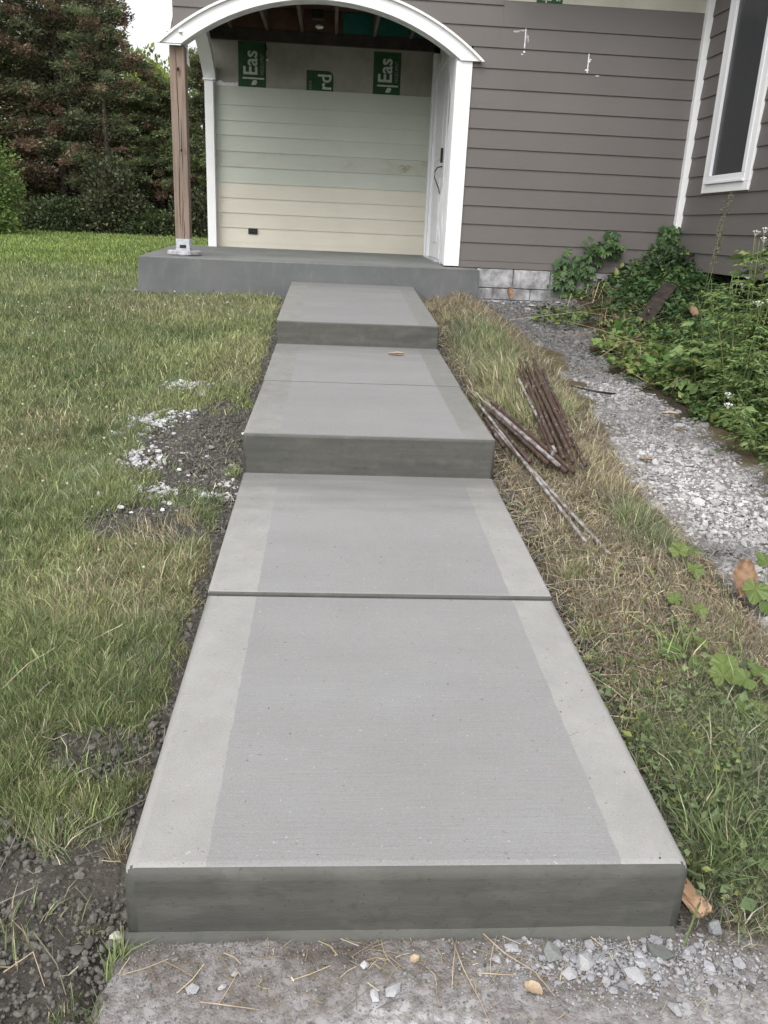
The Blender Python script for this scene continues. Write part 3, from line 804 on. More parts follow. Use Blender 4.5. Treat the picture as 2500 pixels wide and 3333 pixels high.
vbox('frame', x0-.008, XW, WY0+.0865, WY1-.0865, WZ0+.1005, WZ0+.15, 'vinyl', .003, win)
vbox('frame', x0-.008, XW, WY1-.15, WY1-.0865, WZ0+.1505, 2.25, 'vinyl', .003, win)
vbox('frame', x0-.008, XW, WY0+.0865, WY0+.15, WZ0+.1505, 2.25, 'vinyl', .003, win)
vbox('frame', x0-.008, XW, WY0+.0865, WY1-.0865, 2.251, 2.30, 'vinyl', .003, win)
vbox('pane', x0+.016, XW-.002, WY0+.151, WY1-.151, WZ0+.151, 2.249, 'glass', 0, win)

# ------------------------------------------------------------ porch post on its concrete pad
pp = empty('porch_post', (-1.52, 8.96, -.32), 'weathered brown timber post with split grain carrying the left end of the white arch', 'post')
bm = bmesh.new(); hexa(bm, [(-1.596, 8.885, -.265), (-1.452, 8.885, -.265), (-1.452, 9.03, -.265), (-1.596, 9.03, -.265), (-1.590, 8.885, 1.535), (-1.446, 8.885, 1.535), (-1.446, 9.03, 1.535), (-1.590, 9.03, 1.535)], .006, 2)
link('timber', bm_mesh('timber', bm, M['timber']), pp)
bm = bmesh.new()
for (zs, ze, xo, amp) in ((1.5, .55, -1.525, .006), (.62, -.1, -1.535, .012), (.25, -.2, -1.515, .009), (-.02, -.24, -1.505, .008), (.9, .4, -1.50, .004)):
    n = 30; prev = None
    for i in range(n+1):
        t = i/n; z = zs+(ze-zs)*t; x = xo+amp*.6*math.sin(t*4+zs*3)+.004*(random.random()-.5); wd = .003*math.sin(math.pi*min(1, max(.05, t)))+.0006
        a = bm.verts.new((x-wd, 8.8838, z)); b = bm.verts.new((x+wd, 8.8838, z))
        if prev: bm.faces.new((prev[0], prev[1], b, a))
        prev = (a, b)
link('split', bm_mesh('split', bm, M['crack']), pp)
bm = bmesh.new()
for kx, kz, kr in ((-1.513, 1.33, .011), (-1.505, .62, .009)):
    ring = [bm.verts.new((kx+kr*math.cos(a)*(1+.2*random.random()), 8.8836, kz+1.7*kr*math.sin(a))) for a in [2*math.pi*i/12 for i in range(12)]]
    bm.faces.new(ring)
link('knot', bm_mesh('knot', bm, M['crack']), pp)
bm = bmesh.new(); hexa(bm, boxP(-1.592, -1.456, 8.876, 8.882, -.295, -.205), .002, 1); hexa(bm, boxP(-1.594, -1.454, 8.875, 9.04, -.318, -.296), .002, 1); hexa(bm, boxP(-1.455, -1.4495, 8.89, 9.03, -.295, -.2), .001, 1)
link('post_base', bm_mesh('post_base', bm, M['galv']), pp)
box('post_base_slot', -1.555, -1.49, 8.871, 8.8755, -.292, -.262, M['dark'], pp, .001)
def puck():
    bm = bmesh.new(); n = 36; rings = []
    for (r, z) in ((.165, -.365), (.173, -.355), (.170, -.325), (.158, -.318)):
        rings.append([bm.verts.new((-1.525+r*(1+.05*float(vn(math.cos(a)+2, math.sin(a)+2, 2.5, 3)-.5))*math.cos(a), 8.96+r*math.sin(a), z+.004*random.random())) for a in [2*math.pi*i/n for i in range(n)]])
    for A, B in zip(rings, rings[1:]):
        for k in range(n): bm.faces.new((A[k], A[(k+1) % n], B[(k+1) % n], B[k]))
    bm.faces.new(rings[-1]); bm.faces.new(rings[0][::-1])
    tag(link('concrete_pad', bm_mesh('concrete_pad', bm, M['block'], False)), 'round rough concrete pad under the timber porch post', 'concrete pad')
puck()

# ------------------------------------------------------------ metal rods
def rod(a, b, r, mat, label, group, sag=0, ridged=True):
    a = Vector(a); b = Vector(b); n = 24; bm = bmesh.new()
    pts = [a.lerp(b, i/n)+Vector((0, 0, -sag*math.sin(math.pi*i/n))) for i in range(n+1)]
    tube(bm, pts, r, 8)
    for v in bm.verts:
        v.co += Vector((random.uniform(-1, 1), random.uniform(-1, 1), random.uniform(-1, 1)))*r*.12
    o = link('metal_rod', bm_mesh('metal_rod', bm, mat, True)); tag(o, label, 'rod', group); return o
def gz(x, y, dz): return (x, y, float(G(x, y))+dz)
nA = 9
labsA = ['leftmost of the rusty rods bundled side by side on the long grass', 'second rusty rod from the left in the wide bundle', 'third rusty rod from the left in the wide bundle', 'fourth rusty rod from the left in the wide bundle', 'fifth rusty rod from the left, middle of the wide bundle', 'sixth rusty rod from the left in the wide bundle', 'third rusty rod from the right in the wide bundle', 'second rusty rod from the right in the wide bundle', 'rightmost rusty rod of the wide bundle, nearest the gravel']
for i in range(nA):
    t = i/(nA-1)
    a = (1.275+.175*t, 5.53+.10*math.sin(i*2.1)+.18*t, 0); b = (1.135+.165*t, 3.98-.08*t+.13*math.sin(i*1.7), 0)
    if i == 7: b = (1.31, 4.62, 0)
    if i == 8: a = (1.455, 5.6, 0); b = (1.335, 4.5, 0)
    up = .085+.02*(i % 2)
    rod(gz(a[0], a[1], up+.02), gz(b[0], b[1], up), .0115, M['rod_dark'], labsA[i], 'rusty rods in the wide bundle', .0)
rod(gz(1.215, 5.26, .10), gz(1.16, 4.03, .08), .0095, M['rod_grey'], 'single cement-splashed rod lying just left of the wide rusty bundle', None)
labsB = ['lowest dark rod tucked against the step edge', 'dark rod second from the step in the narrow bundle', 'cement-streaked rod in the middle of the narrow bundle', 'dark rod fourth from the step in the narrow bundle', 'dark rod on the outer top of the narrow bundle', 'stubby dark rod ending beside the step corner']
for i, (a, b) in enumerate((((.90, 5.28), (1.03, 4.02)), ((.915, 5.22), (1.10, 3.93)), ((.93, 5.18), (1.135, 3.86)), ((.95, 5.12), (1.165, 3.82)), ((.965, 5.05), (1.19, 3.78)), ((.89, 4.6), (.93, 4.22)))):
    rod(gz(*a, .05+.012*i), gz(*b, .06+.01*(i % 3)), .0115, M['rod_dark'] if i != 2 else M['rod_grey'], labsB[i], 'dark rods in the narrow bundle by the step')
rod(gz(.905, 4.95, .09), gz(1.085, 3.17, .03), .0085, M['rod_grey'], 'long pale cement-coated rod reaching furthest down the dry grass', None)
rod(gz(.93, 4.55, .07), gz(1.15, 3.05, .02), .0085, M['rod_grey'], 'long dull rod ending right of the furthest-reaching pale rod', None)
rod((1.305, 2.95, -1.235), (1.165, 2.28, -1.275), .008, M['plank'], 'dark twig half buried in dry straw near the walk', None)
rod(gz(1.46, 4.55, .02), gz(1.485, 4.2, .0), .012, M['plank'], 'short dark stick standing out of gravel edge right of the rods', None)

# ------------------------------------------------------------ planks and scraps
def chunk(name, c, size, rot, mat, label, cat, jag=.15, group=None):
    bm = bmesh.new(); hexa(bm, boxP(-size[0]/2, size[0]/2, -size[1]/2, size[1]/2, 0, size[2]))
    bmesh.ops.subdivide_edges(bm, edges=bm.edges, cuts=3, use_grid_fill=True)
    r = random.Random(hash(label) % 1000 if False else len(label))
    for v in bm.verts:
        if abs(v.co.y) > size[1]*.4: v.co.y += r.uniform(-1, 1)*jag*size[1]
        v.co.x += r.uniform(-1, 1)*.05*size[0]; v.co.z += r.uniform(-1, 1)*.06*size[2]
    bmesh.ops.transform(bm, matrix=Matrix.Translation(c) @ rot.to_matrix().to_4x4(), verts=bm.verts)
    return tag(link(name, bm_mesh(name, bm, mat)), label, cat, group)
from mathutils import Euler
chunk('wood_scrap', (.862, 1.475, -1.452), (.040, .095, .020), Euler((R_(14), R_(6), R_(28))), M['scrapwood'], 'splintered piece of orange-brown wood leaning on the front corner of the step', 'wood scrap', .05)
chunk('plank', (2.90, 7.42, -.56), (.12, .66, .045), Euler((R_(26), R_(14), R_(-31))), M['plank'], 'dark weathered plank leaning out of the weeds below the wall', 'plank', .04)

def curl_leaf(name, c, L, W, rot, mat, label, cat='leaf', group=None, curl=.5):
    n, m = 8, 4; bm = bmesh.new(); V = []
    rr = random.Random(len(label)+int(c[0]*100))
    for i in range(n+1):
        t = i/n; w_ = W*math.sin(math.pi*min(.98, t*.95+.03))**.7*(.8+.4*rr.random()); row = []
        for j in range(m+1):
            s_ = j/m*2-1
            row.append(bm.verts.new((s_*w_/2, (t-.5)*L, curl*W*(s_*s_)*.5+.1*L*math.sin(t*5)*.4+.03*W*rr.random())))
        V.append(row)
    for i in range(n):
        for j in range(m): bm.faces.new((V[i][j], V[i][j+1], V[i+1][j+1], V[i+1][j]))
    bmesh.ops.transform(bm, matrix=Matrix.Translation(c) @ rot.to_matrix().to_4x4(), verts=bm.verts)
    me = bm_mesh(name, bm, mat, True)
    o = link(name, me)
    return tag(o, label, cat, group)
curl_leaf('dry_leaf', (.47, 5.98, -.867), .115, .045, Euler((0, 0, R_(82))), M['tanleaf'], 'curled tan leaf lying on the middle step tread')
curl_leaf('dry_leaf', (.44, 1.245, -1.46), .04, .035, Euler((0, 0, R_(50))), M['tanleaf'], 'crumpled orange-brown leaf on the old slab below the step')
curl_leaf('dry_leaf', (.205, 1.325, -1.462), .024, .018, Euler((0, 0, R_(120))), M['tanleaf'], 'tiny yellow leaf scrap on the old slab under the step face')
curl_leaf('dry_leaf', (1.85, 8.80, -.60), .13, .09, Euler((R_(70), 0, R_(20))), M['dryleaf'], 'orange dead leaf hanging on the grey foundation blocks')
curl_leaf('dry_leaf', (2.62, 6.75, -.78), .14, .10, Euler((0, R_(20), R_(30))), M['dryleaf'], 'rust-coloured dead leaf at the foot of the dark plank')
curl_leaf('dry_leaf', (2.62, 6.05, -.84), .16, .10, Euler((0, R_(10), R_(80))), M['dryleaf'], 'large rusty dead leaf among the low weeds nearer the camera')
curl_leaf('dry_leaf', (2.84, 6.1, -.80), .14, .06, Euler((0, 0, R_(100))), M['tanleaf'], 'long tan dead leaf right of the rusty dead leaf in the weeds')
curl_leaf('dry_leaf', (3.1, 7.1, -.58), .13, .09, Euler((R_(50), 0, R_(10))), M['dryleaf'], 'orange leaf hanging upright in the dark weeds right of the plank')
curl_leaf('dry_leaf', (2.12, 4.95, -1.03), .09, .05, Euler((0, 0, R_(60))), M['tanleaf'], 'tan leaf lying on gravel where the tall weeds begin')
curl_leaf('dry_leaf', (1.74, 4.28, -1.15), .07, .035, Euler((0, 0, R_(70))), M['dryleaf'], 'small orange-brown leaf lying alone on the pale gravel')
curl_leaf('dry_leaf', (2.05, 4.6, -1.06), .08, .05, Euler((0, R_(15), R_(20))), M['tanleaf'], 'pale curled leaf on gravel beneath the edge of tall weeds')
curl_leaf('dry_leaf', (1.60, 2.82, -1.22), .17, .10, Euler((R_(40), R_(10), R_(-20))), M['dryleaf'], 'big drooping orange-brown leaf at the right gravel edge')

# ------------------------------------------------------------ stones
_ico = None
def ico():
    bm = bmesh.new(); bmesh.ops.create_icosphere(bm, subdivisions=1, radius=1.0)
    v = np.array([x.co[:] for x in bm.verts]); f = np.array([[a.index for a in p.verts] for p in bm.faces]); bm.free(); return v, f
IV, IF = ico()
def ico0():
    t = (1+5**.5)/2
    v = np.array([(-1, t, 0), (1, t, 0), (-1, -t, 0), (1, -t, 0), (0, -1, t), (0, 1, t), (0, -1, -t), (0, 1, -t), (t, 0, -1), (t, 0, 1), (-t, 0, -1), (-t, 0, 1)], float)/math.sqrt(1+t*t)
    f = np.array([(0, 11, 5), (0, 5, 1), (0, 1, 7), (0, 7, 10), (0, 10, 11), (1, 5, 9), (5, 11, 4), (11, 10, 2), (10, 7, 6), (7, 1, 8), (3, 9, 4), (3, 4, 2), (3, 2, 6), (3, 6, 8), (3, 8, 9), (4, 9, 5), (2, 4, 11), (6, 2, 10), (8, 6, 7), (9, 8, 1)])
    return v, f
I0V, I0F = ico0()
def stones(name, x, y, s, col, dz=.2, flat=.6, jit=.4, label=None, cat=None):
    n = len(x); z = G(x, y)
    base = I0V[None]*(1+rng.uniform(-jit, jit, (n, 12, 1)))
    # angular stones: random anisotropic scale then random rotation about z and small tilt
    sc = np.stack([rng.uniform(.7, 1.3, n), rng.uniform(.55, 1.1, n), rng.uniform(.4, .8, n)*flat/.6], 1)*s[:, None]
    v = base*sc[:, None]
    a = rng.uniform(0, 6.28, n); ca, sa = np.cos(a)[:, None], np.sin(a)[:, None]
    tl = rng.normal(0, .35, n); ct, st = np.cos(tl)[:, None], np.sin(tl)[:, None]
    X, Y, Z = v[..., 0], v[..., 1]*ct-v[..., 2]*st, v[..., 1]*st+v[..., 2]*ct
    X, Y = X*ca-Y*sa, X*sa+Y*ca
    P = np.stack([X+x[:, None], Y+y[:, None], Z+(z+s*dz)[:, None]], 2).reshape(-1, 3)
    F = (I0F[None]+12*np.arange(n)[:, None, None]).reshape(-1, 3)
    o = link(name, mesh_np(name, P, F, M['stonecol'], np.repeat(col, 12, 0)), origin=(float(x.mean()), float(y.mean()), float(z.mean())))
    return tag(o, label, cat, kind='stuff')
def pick(n, x0, x1, y0, y1, fn, over=8):
    x = rng.uniform(x0, x1, n*over); y = rng.uniform(y0, y1, n*over); p = fn(x, y)
    k = rng.random(n*over) < p; x, y = x[k], y[k]
    return x[:n], y[:n]
def gray(n, lo, hi, blue=.0, warm=0.0):
    g = rng.uniform(lo, hi, n)**1.0; c = np.stack([g*(1+warm), g, g*(1+blue)], 1)
    return c*(1+rng.normal(0, .012, (n, 3)))
xg, yg = pick(24000, 1.2, 2.7, 2.2, 8.8, gravel_m)
damp = ss(.45, .6, fbm(xg, yg, 1.6, 3))*.5+.8*ss(5.5, 7.2, yg)
cg = gray(len(xg), .20, .42, .0, .02)*(1+.45*np.exp(-(((xg-1.9)/.3)**2+((yg-3.9)/.6)**2)))[:, None]*(1-.5*np.clip(damp, 0, 1))[:, None]
dk_ = np.exp(-(((xg-1.75)/.14)**2+((yg-3.22)/.10)**2)); cg = cg*(1-.75*dk_)[:, None]
stones('gravel', xg, yg, np.clip(rng.lognormal(-5.0, .5, len(xg)), .003, .03), cg, label='loose grey crushed stone strip between the dry grass and the weeds', cat='gravel')
def wg(x, y):
    m = 0*x
    for cx, cy, rx, ry, w_ in ((-.92, 5.33, .12, .07, 1), (-.80, 5.16, .05, .05, .7), (-1.04, 4.62, .10, .13, 1), (-.92, 4.75, .1, .1, .6), (-1.12, 4.48, .08, .06, .8), (-.98, 4.02, .10, .14, 1), (-.93, 4.22, .07, .07, .5), (-.53, 3.68, .11, .04, 1), (-.78, 3.66, .045, .09, .9), (-.68, 3.52, .1, .03, .3), (-.95, 3.47, .04, .03, .4), (-2.1, 8.6, .18, .06, .8), (-.83, 3.85, .3, .4, .06), (-.47, 3.9, .05, .2, .4)):
        m = np.maximum(m, w_*ell(x, y, cx, cy, rx*1.15, ry*1.15, .55, .9, 2)*np.clip(2.6*vn(x, y, 30, 4)-.5, 0, 1))
    return m
xs_, ys_ = pick(2000, -2.4, -.42, 3.3, 8.8, wg, 90)
stones('white_gravel', xs_, ys_, np.clip(rng.lognormal(-5.0, .45, len(xs_)), .003, .017), gray(len(xs_), .34, .62, .04), dz=.45, flat=.6, jit=.3, label='white pebbles spilled in patches on the lawn and soil left of the walk', cat='gravel')
xc, yc = pick(26000, -2.3, 1.3, .9, 8.7, lambda x, y: bare(x, y)*((x < XL) | (x > XR))*(gravel_m(x, y) < .3), 30)
nr = (yc < 2.3)
stones('soil_clods', xc, yc, np.clip(rng.lognormal(-5.45, .5, len(xc)), .002, .016), gray(len(xc), .075, .15, -.1, .05), dz=.35, flat=.9, jit=.22, label='dark crumbly soil clods along the edges of the concrete walk', cat='soil')
# grit on old slab (tiny)
NQ = 9000
xq = rng.uniform(-.42, .98, NQ); yq = 1.385-np.abs(rng.normal(0, .13, NQ))
xq[:2500] = rng.normal(.66, .16, 2500).clip(-.4, .95); yq[:2500] = (1.31+rng.normal(0, .05, 2500)).clip(1.0, 1.385)
kq = np.hypot((xq-.68)/.26, (yq-1.31)/.08) < 1.5*rng.random(NQ)+.2
cq = np.where(kq[:, None], gray(NQ, .24, .42, .04), gray(NQ, .10, .34, -.06))
def stones_z(name, x, y, z, s, col, **k):
    global G
    g = G; G = lambda a, b: z+0*a
    try: return stones(name, x, y, s, col, **k)
    finally: G = g
stones_z('slab_grit', xq, yq, -1.466, np.clip(rng.lognormal(-6.4, .5, NQ)*np.where(kq, 1.25, .7), .0006, .007), cq, label='fine grit and crumbs scattered over the old slab', cat='grit')
xq = rng.uniform(XL+.03, XR-.03, 70); yq = rng.uniform(1.42, 3.8, 70)
P_ = stones_z('walk_crumbs', xq, yq, 0.0, np.full(70, .0022), gray(70, .06, .2), flat=.6, label='small dark crumbs dropped on the fresh walk surface', cat='crumbs')
a_ = np.empty(len(P_.data.vertices)*3, np.float32); P_.data.vertices.foreach_get('co', a_); a_ = a_.reshape(-1, 3)
yy_ = a_[:, 1]+P_.location.y; a_[:, 2] += np.interp(yy_, [1.395, 2.63, 3.9], [-1.286, -1.223, -1.149]).astype(np.float32)
P_.data.vertices.foreach_set('co', a_.ravel()); P_.data.update()
# individual rubble
def stone_obj(x, y, z, s, c, label, group=None, asp=(1, .75, .5), rot=0, name='rubble_stone', cat='stone'):
    r = random.Random(int(x*1000)+int(y*777))
    v = I0V*(1+np.array([[r.uniform(-.38, .25)] for _ in range(len(I0V))])); v = v*np.array(asp)*s*1.1
    v[:, 2] = np.maximum(v[:, 2], -.3*s*asp[2])
    ca, sa = math.cos(rot), math.sin(rot); X = v[:, 0]*ca-v[:, 1]*sa; Y = v[:, 0]*sa+v[:, 1]*ca
    P = np.stack([X+x, Y+y, v[:, 2]+z+.3*s*asp[2]], 1)
    o = link(name, mesh_np(name, P, I0F, M['stonecol'], np.tile(np.array(c)[None], (len(P), 1))), origin=(x, y, z))
    return tag(o, label, cat, group)
RZ = -1.466
big = [(.72, 1.2, .030, (.9, .32, .3), 'long thin grey stone chip lying alone on the old slab', -1.1, (.40, .40, .42)),
       (.665, 1.28, .026, (1, .7, .45), 'flat pale stone at the front of the rubble pile', -.5, (.48, .48, .51)),
       (.53, 1.285, .020, (1, .75, .6), 'rounded pale stone leading the left side of the rubble pile', .2, (.46, .46, .49)),
       (.565, 1.31, .022, (1, .9, .8), 'chunky pale stone in the middle of the rubble pile', .9, (.47, .47, .5)),
       (.60, 1.27, .016, (1, .6, .6), 'small pale stone leaning beside the chunky one', 1.3, (.45, .45, .48)),
       (.74, 1.33, .03, (1, .65, .7), 'dark grey concrete lump at the right of the rubble', -.6, (.16, .17, .165)),
       (.50, 1.34, .026, (1, .8, .7), 'grey concrete lump at the back left of the rubble', .3, (.26, .27, .275)),
       (.885, 1.39, .022, (.7, .7, 1.5), 'bluish knobbly concrete lump standing by the grass edge', .2, (.33, .34, .37)),
       (.10, 1.315, .012, (1, .8, .7), 'small white stone left of centre under the step', .3, (.6, .6, .66)),
       (.115, 1.245, .017, (.7, 1, .5), 'white flat stone on the old slab, left of centre', .2, (.58, .58, .63)),
       (.155, 1.255, .018, (1, .8, .4), 'pale flat stone right beside the white one', .7, (.48, .48, .52)),
       (-.25, 1.265, .014, (1, .8, .5), 'round grey stone near the left end of the old slab', .1, (.42, .42, .45)),
       (-.19, 1.27, .010, (1, .6, .5), 'small oval white stone near the left end of the old slab', .5, (.55, .55, .6)),
       (-.435, 1.40, .014, (1, .9, .8), 'white stone wedged at the left foot of the step', .5, (.6, .58, .52)),
       (-.17, 1.30, .008, (1, .8, .6), 'little grey stone behind the oval white stone', 0, (.45, .45, .48)),
       (.06, 1.33, .013, (1, .8, .6), 'dark crumbly clod on the old slab beneath the step', 0, (.12, .11, .105))]
for x, y, s, asp, lab, rt_, c in big: stone_obj(x, y, RZ, s, tuple(v*.8 for v in c[:2])+(c[2]*.77,), lab, None, asp, rt_)
rr = random.Random(9)
for i in range(90):
    x = rr.gauss(.66, .14); y = 1.315+rr.gauss(0, .042)
    if y > 1.37 or x > .93: continue
    stone_obj(x, y, RZ, rr.uniform(.006, .015), tuple(v*kk for kk in [rr.uniform(.7, 1.2)] for v in (.33, .33, .35)), 'small pale grey fragment in the rubble on the old slab below the step', 'small rubble fragments', (1, rr.uniform(.6, 1), rr.uniform(.4, .8)), rr.uniform(0, 6))
for (x, y, s, lab) in ((-1.03, 3.62, .020, 'lone pale stone in the grass left of the bare patch'), (-.90, 3.47, .019, 'elongated white stone on the lower bare soil patch'), (-.845, 3.42, .012, 'small white stone on the lower bare soil patch'), (-.70, 3.53, .017, 'round white stone at the right rim of the lower bare patch'), (-.72, 3.46, .014, 'greyer pebble just below the round white stone'), (-.73, 3.92, .016, 'white stone on the upper bare patch by the dark clods'), (-.62, 4.25, .022, 'pale brown stone in the middle of the upper bare patch'), (-.47, 4.5, .018, 'pale stone beside the middle step corner'),):
    z = float(G(x, y))+.008; stone_obj(x, y, z, s, (.62, .62, .63) if 'brown' not in lab else (.30, .27, .24), lab, None, (1, .75, .6), rr.uniform(0, 3), 'pebble', 'pebble')
GZ = [(2.02, 8.45, .05), (2.12, 8.35, .055), (1.95, 8.3, .04), (2.3, 8.5, .04), (1.75, 8.6, .035)]
for i, (x, y, s) in enumerate(GZ): stone_obj(x, y, float(G(x, y))+.01, s, (.34, .33, .31), ['wide pale stone against the foundation, second from the right', 'pale stone on the soil in front of the wide foundation stone', 'pale stone farthest forward from the foundation foot', 'rightmost pale stone at the foundation foot, by the creeper', 'leftmost pale stone at the foundation foot'][i], 'stones at the foundation foot', (1, .7, .35), i*1.3)

# ------------------------------------------------------------ grass
def blades(name, x, y, h, w, lean, ldir, col, label, cat='grass', zoff=0., tipc=None, dark=None):
    n = len(x); z = G(x, y)+zoff-.004
    if 'old' in name: pass
    a = rng.uniform(0, math.pi*2, n); wx, wy = np.cos(a)*w/2, np.sin(a)*w/2
    dx, dy = np.cos(ldir), np.sin(ldir)
    up = np.sqrt(np.clip(1-lean**2, .02, 1))
    m = .5
    P = np.empty((n, 5, 3))
    P[:, 0] = np.stack([x-wx, y-wy, z], 1); P[:, 1] = np.stack([x+wx, y+wy, z], 1)
    mx = x+dx*h*lean*.38; my = y+dy*h*lean*.38; mz = z+h*(up*.5+.14*(1-up)+.04)
    P[:, 2] = np.stack([mx-wx*.8, my-wy*.8, mz], 1); P[:, 3] = np.stack([mx+wx*.8, my+wy*.8, mz], 1)
    P[:, 4] = np.stack([x+dx*h*lean, y+dy*h*lean, z+h*up*(.95)+.004], 1)
    F = np.array([[0, 1, 3], [0, 3, 2], [2, 3, 4]])
    F = (F[None]+5*np.arange(n)[:, None, None]).reshape(-1, 3)
    c = np.repeat(col[:, None], 5, 1)
    if tipc is not None: c[:, 4] = c[:, 4]*.6+tipc*.4
    o = link(name, mesh_np(name, P.reshape(-1, 3), F, M['blade'], c.reshape(-1, 3)), origin=(float(x.mean()), float(y.mean()), float(z.mean())))
    return tag(o, label, cat, kind='stuff')
def gcol(x, y, straw, base=None):
    n = len(x); t = fbm(x, y, 1.8, 2)+rng.normal(0, .13, n); u = fbm(x, y, 5, 5)+rng.normal(0, .12, n)
    g1 = np.array([.092, .135, .046]); g2 = np.array([.22, .255, .095]); g3 = np.array([.13, .18, .10])
    c = g1+(g2-g1)*np.clip(t*1.8-.4, 0, 1)[:, None]; c = c+(g3-c)*np.clip(u*2.4-1.2, 0, 1)[:, None]*.8
    st = rng.random(n) < straw
    sc = np.array([.31, .265, .165])*rng.uniform(.55, 1.25, (n, 1)); c = np.where(st[:, None], sc, c)
    c = c*.84+.16*c.mean(1, keepdims=True)
    return np.clip(c*np.array([1.01, 1.0, .98])*rng.lognormal(.27, .40, (n, 1)), 0, .8)
def in_frame_left(x, y): return (x > -.365*y-.35)
def lawn_den(x, y):
    d = (1-1.02*bare(x, y))*(.45+.75*fbm(x, y, 8, 6))
    d *= np.where(x < 0, 1-ss(.6, 1.0, wg(x, y)), 1)
    return np.clip(d, 0, 1)
def make_lawn():
    # near-left wedge, three depth bands with matching blade widths
    for (y0, y1, n, hw, hh) in ((.95, 2.6, 85000, .0021, .033), (2.6, 4.6, 125000, .0029, .034), (4.6, 8.9, 150000, .0043, .036)):
        x = rng.uniform(-.365*y1-.4, XL-.005, n*3); y = rng.uniform(y0, y1, n*3)
        k = in_frame_left(x, y)*(rng.random(n*3) < lawn_den(x, y)); x, y = x[k][:n], y[k][:n]
        m = len(x); s = straw_m(x, y)
        tuft = vn(x, y, 22, 1)
        lean = np.clip(rng.beta(2.6, 1.6, m)*(.75+.4*vn(x, y, 4, 3)), .05, .985)
        ldir = vn(x, y, 9, 2)*9+rng.uniform(-2.6, 2.6, m)
        h = hh*rng.lognormal(0, .42, m)*(.45+1.1*tuft)*(1-.35*bare(x, y))
        w_ = hw*rng.uniform(.6, 1.3, m)
        blades('lawn_grass', x, y, h, w_, lean, ldir, gcol(x, y, .12+.5*s), 'patchy mown lawn grass left of the concrete walk')
    # beyond the porch line
    n = 120000; y = 8.3+rng.random(n)**1.5*19; x = rng.uniform(-1, .18, n)*y*.40-.3*(y < 9)
    k = ((x < -2.0) | ((x < -1.0)*(y > 17.2)))*(x > -.40*y-.6); x, y = x[k], y[k]
    h = (.035+.0012*y)*rng.lognormal(0, .3, len(x)); w_ = .0007*y*rng.uniform(.6, 1.2, len(x))
    c = gcol(x, y, np.full(len(x), .05)); c = c*(1+(np.array([1.0, 1.12, .72])-1)*ss(9.5, 13, y)[:, None])
    blades('lawn_grass', x, y, h, w_, rng.uniform(.1, .8, len(x)), rng.uniform(0, 6.28, len(x)), c, 'brighter even lawn stretching back to the tree line')
make_lawn()
def right_strip():
    def den(x, y):
        gl = np.interp(y, [1.2, 2.39, 2.65, 3.0, 3.5, 3.9, 4.7, 5.4, 6.6, 7.8, 8.9], [2.0, 1.60, 1.50, 1.48, 1.5, 1.47, 1.58, 1.62, 1.62, 1.5, 1.25])
        return (x < gl+.05)*(1-.9*bare(x, y))*np.clip(-.1+1.5*fbm(x, y, 9, 1), 0, 1)
    for (y0, y1, n, hw) in ((1.35, 2.7, 30000, .0022), (2.7, 4.5, 24000, .003), (4.5, 8.6, 30000, .0042)):
        x = rng.uniform(XR+.02, 2.05, n*4); y = rng.uniform(y0, y1, n*4); k = (rng.random(n*4) < den(x, y))*(x < .52*y+.5); x, y = x[k][:n], y[k][:n]
        m = len(x)
        green_ = np.maximum.reduce([ell(x, y, 1.15, 1.75, .45, .42, .4, .3, 1), ell(x, y, 1.36, 3.35, .12, .28, .4, .3, 2), ell(x, y, 1.18, 6.5, .26, .9, .4, .3, 3)*.85, ell(x, y, 1.25, 5.2, .35, .45, .4, .3, 3)*.55])
        st = np.clip(.86-.72*green_, .1, .9)
        lean = np.clip(rng.beta(3.5, 1.2, m), .1, .99)
        h = rng.lognormal(0, .35, m)*(.055+.035*green_+.02*(y > 4.5))
        c = gcol(x, y, st)
        br = (rng.random(m) < .4*(1-green_))[:, None]; c = np.where(br, c*np.array([.62, .5, .42]), c); c = c*.8+.2*c.mean(1, keepdims=True)*1.1
        blades('rough_grass', x, y, h, hw*rng.uniform(.5, 1.2, m), lean, vn(x, y, 8, 4)*14+rng.uniform(-2.4, 2.4, m), c, 'dry straw and rough grass on the bank right of the walk')
right_strip()
# long tussocks
def tussocks(name, cs, label):
    X = []; Y = []; H = []; W = []; L = []; D = []; C = []
    for cx, cy, r, n, h, w_, st, dirn in cs:
        if n > 400: n = int(n*.62); h *= .78; st = min(.9, st+.15)
        a = rng.uniform(0, 6.28, n); q = r*np.sqrt(rng.random(n)); x = cx+q*np.cos(a); y = cy+q*np.sin(a)
        X.append(x); Y.append(y); H.append(h*rng.uniform(.5, 1.25, n)); W.append(w_*rng.uniform(.6, 1.3, n))
        L.append(np.clip(rng.beta(2, 1.5, n), .1, .97)); D.append(a*.6+rng.normal(0, .6, n) if dirn is None else rng.normal(dirn, 1.0, n))
        C.append(gcol(x, y, np.full(n, st)))
    f = np.concatenate
    blades(name, f(X), f(Y), f(H), f(W), f(L), f(D), f(C), label)
tussocks('long_grass', [(1.22, 5.55, .22, 1800, .22, .005, .35, 2.7), (1.08, 5.0, .16, 1400, .20, .005, .3, 3.0), (1.18, 4.7, .12, 900, .17, .005, .3, 2.8), (1.20, 6.5, .2, 1500, .17, .005, .12, 1.8), (1.3, 6.95, .18, 900, .16, .005, .2, None), (1.12, 7.5, .15, 600, .13, .005, .4, None), (1.45, 5.1, .12, 700, .15, .0045, .3, .3), (1.0, 8.1, .15, 500, .10, .005, .7, None)], 'long swept tussocks of half dry grass beside the rod bundles')
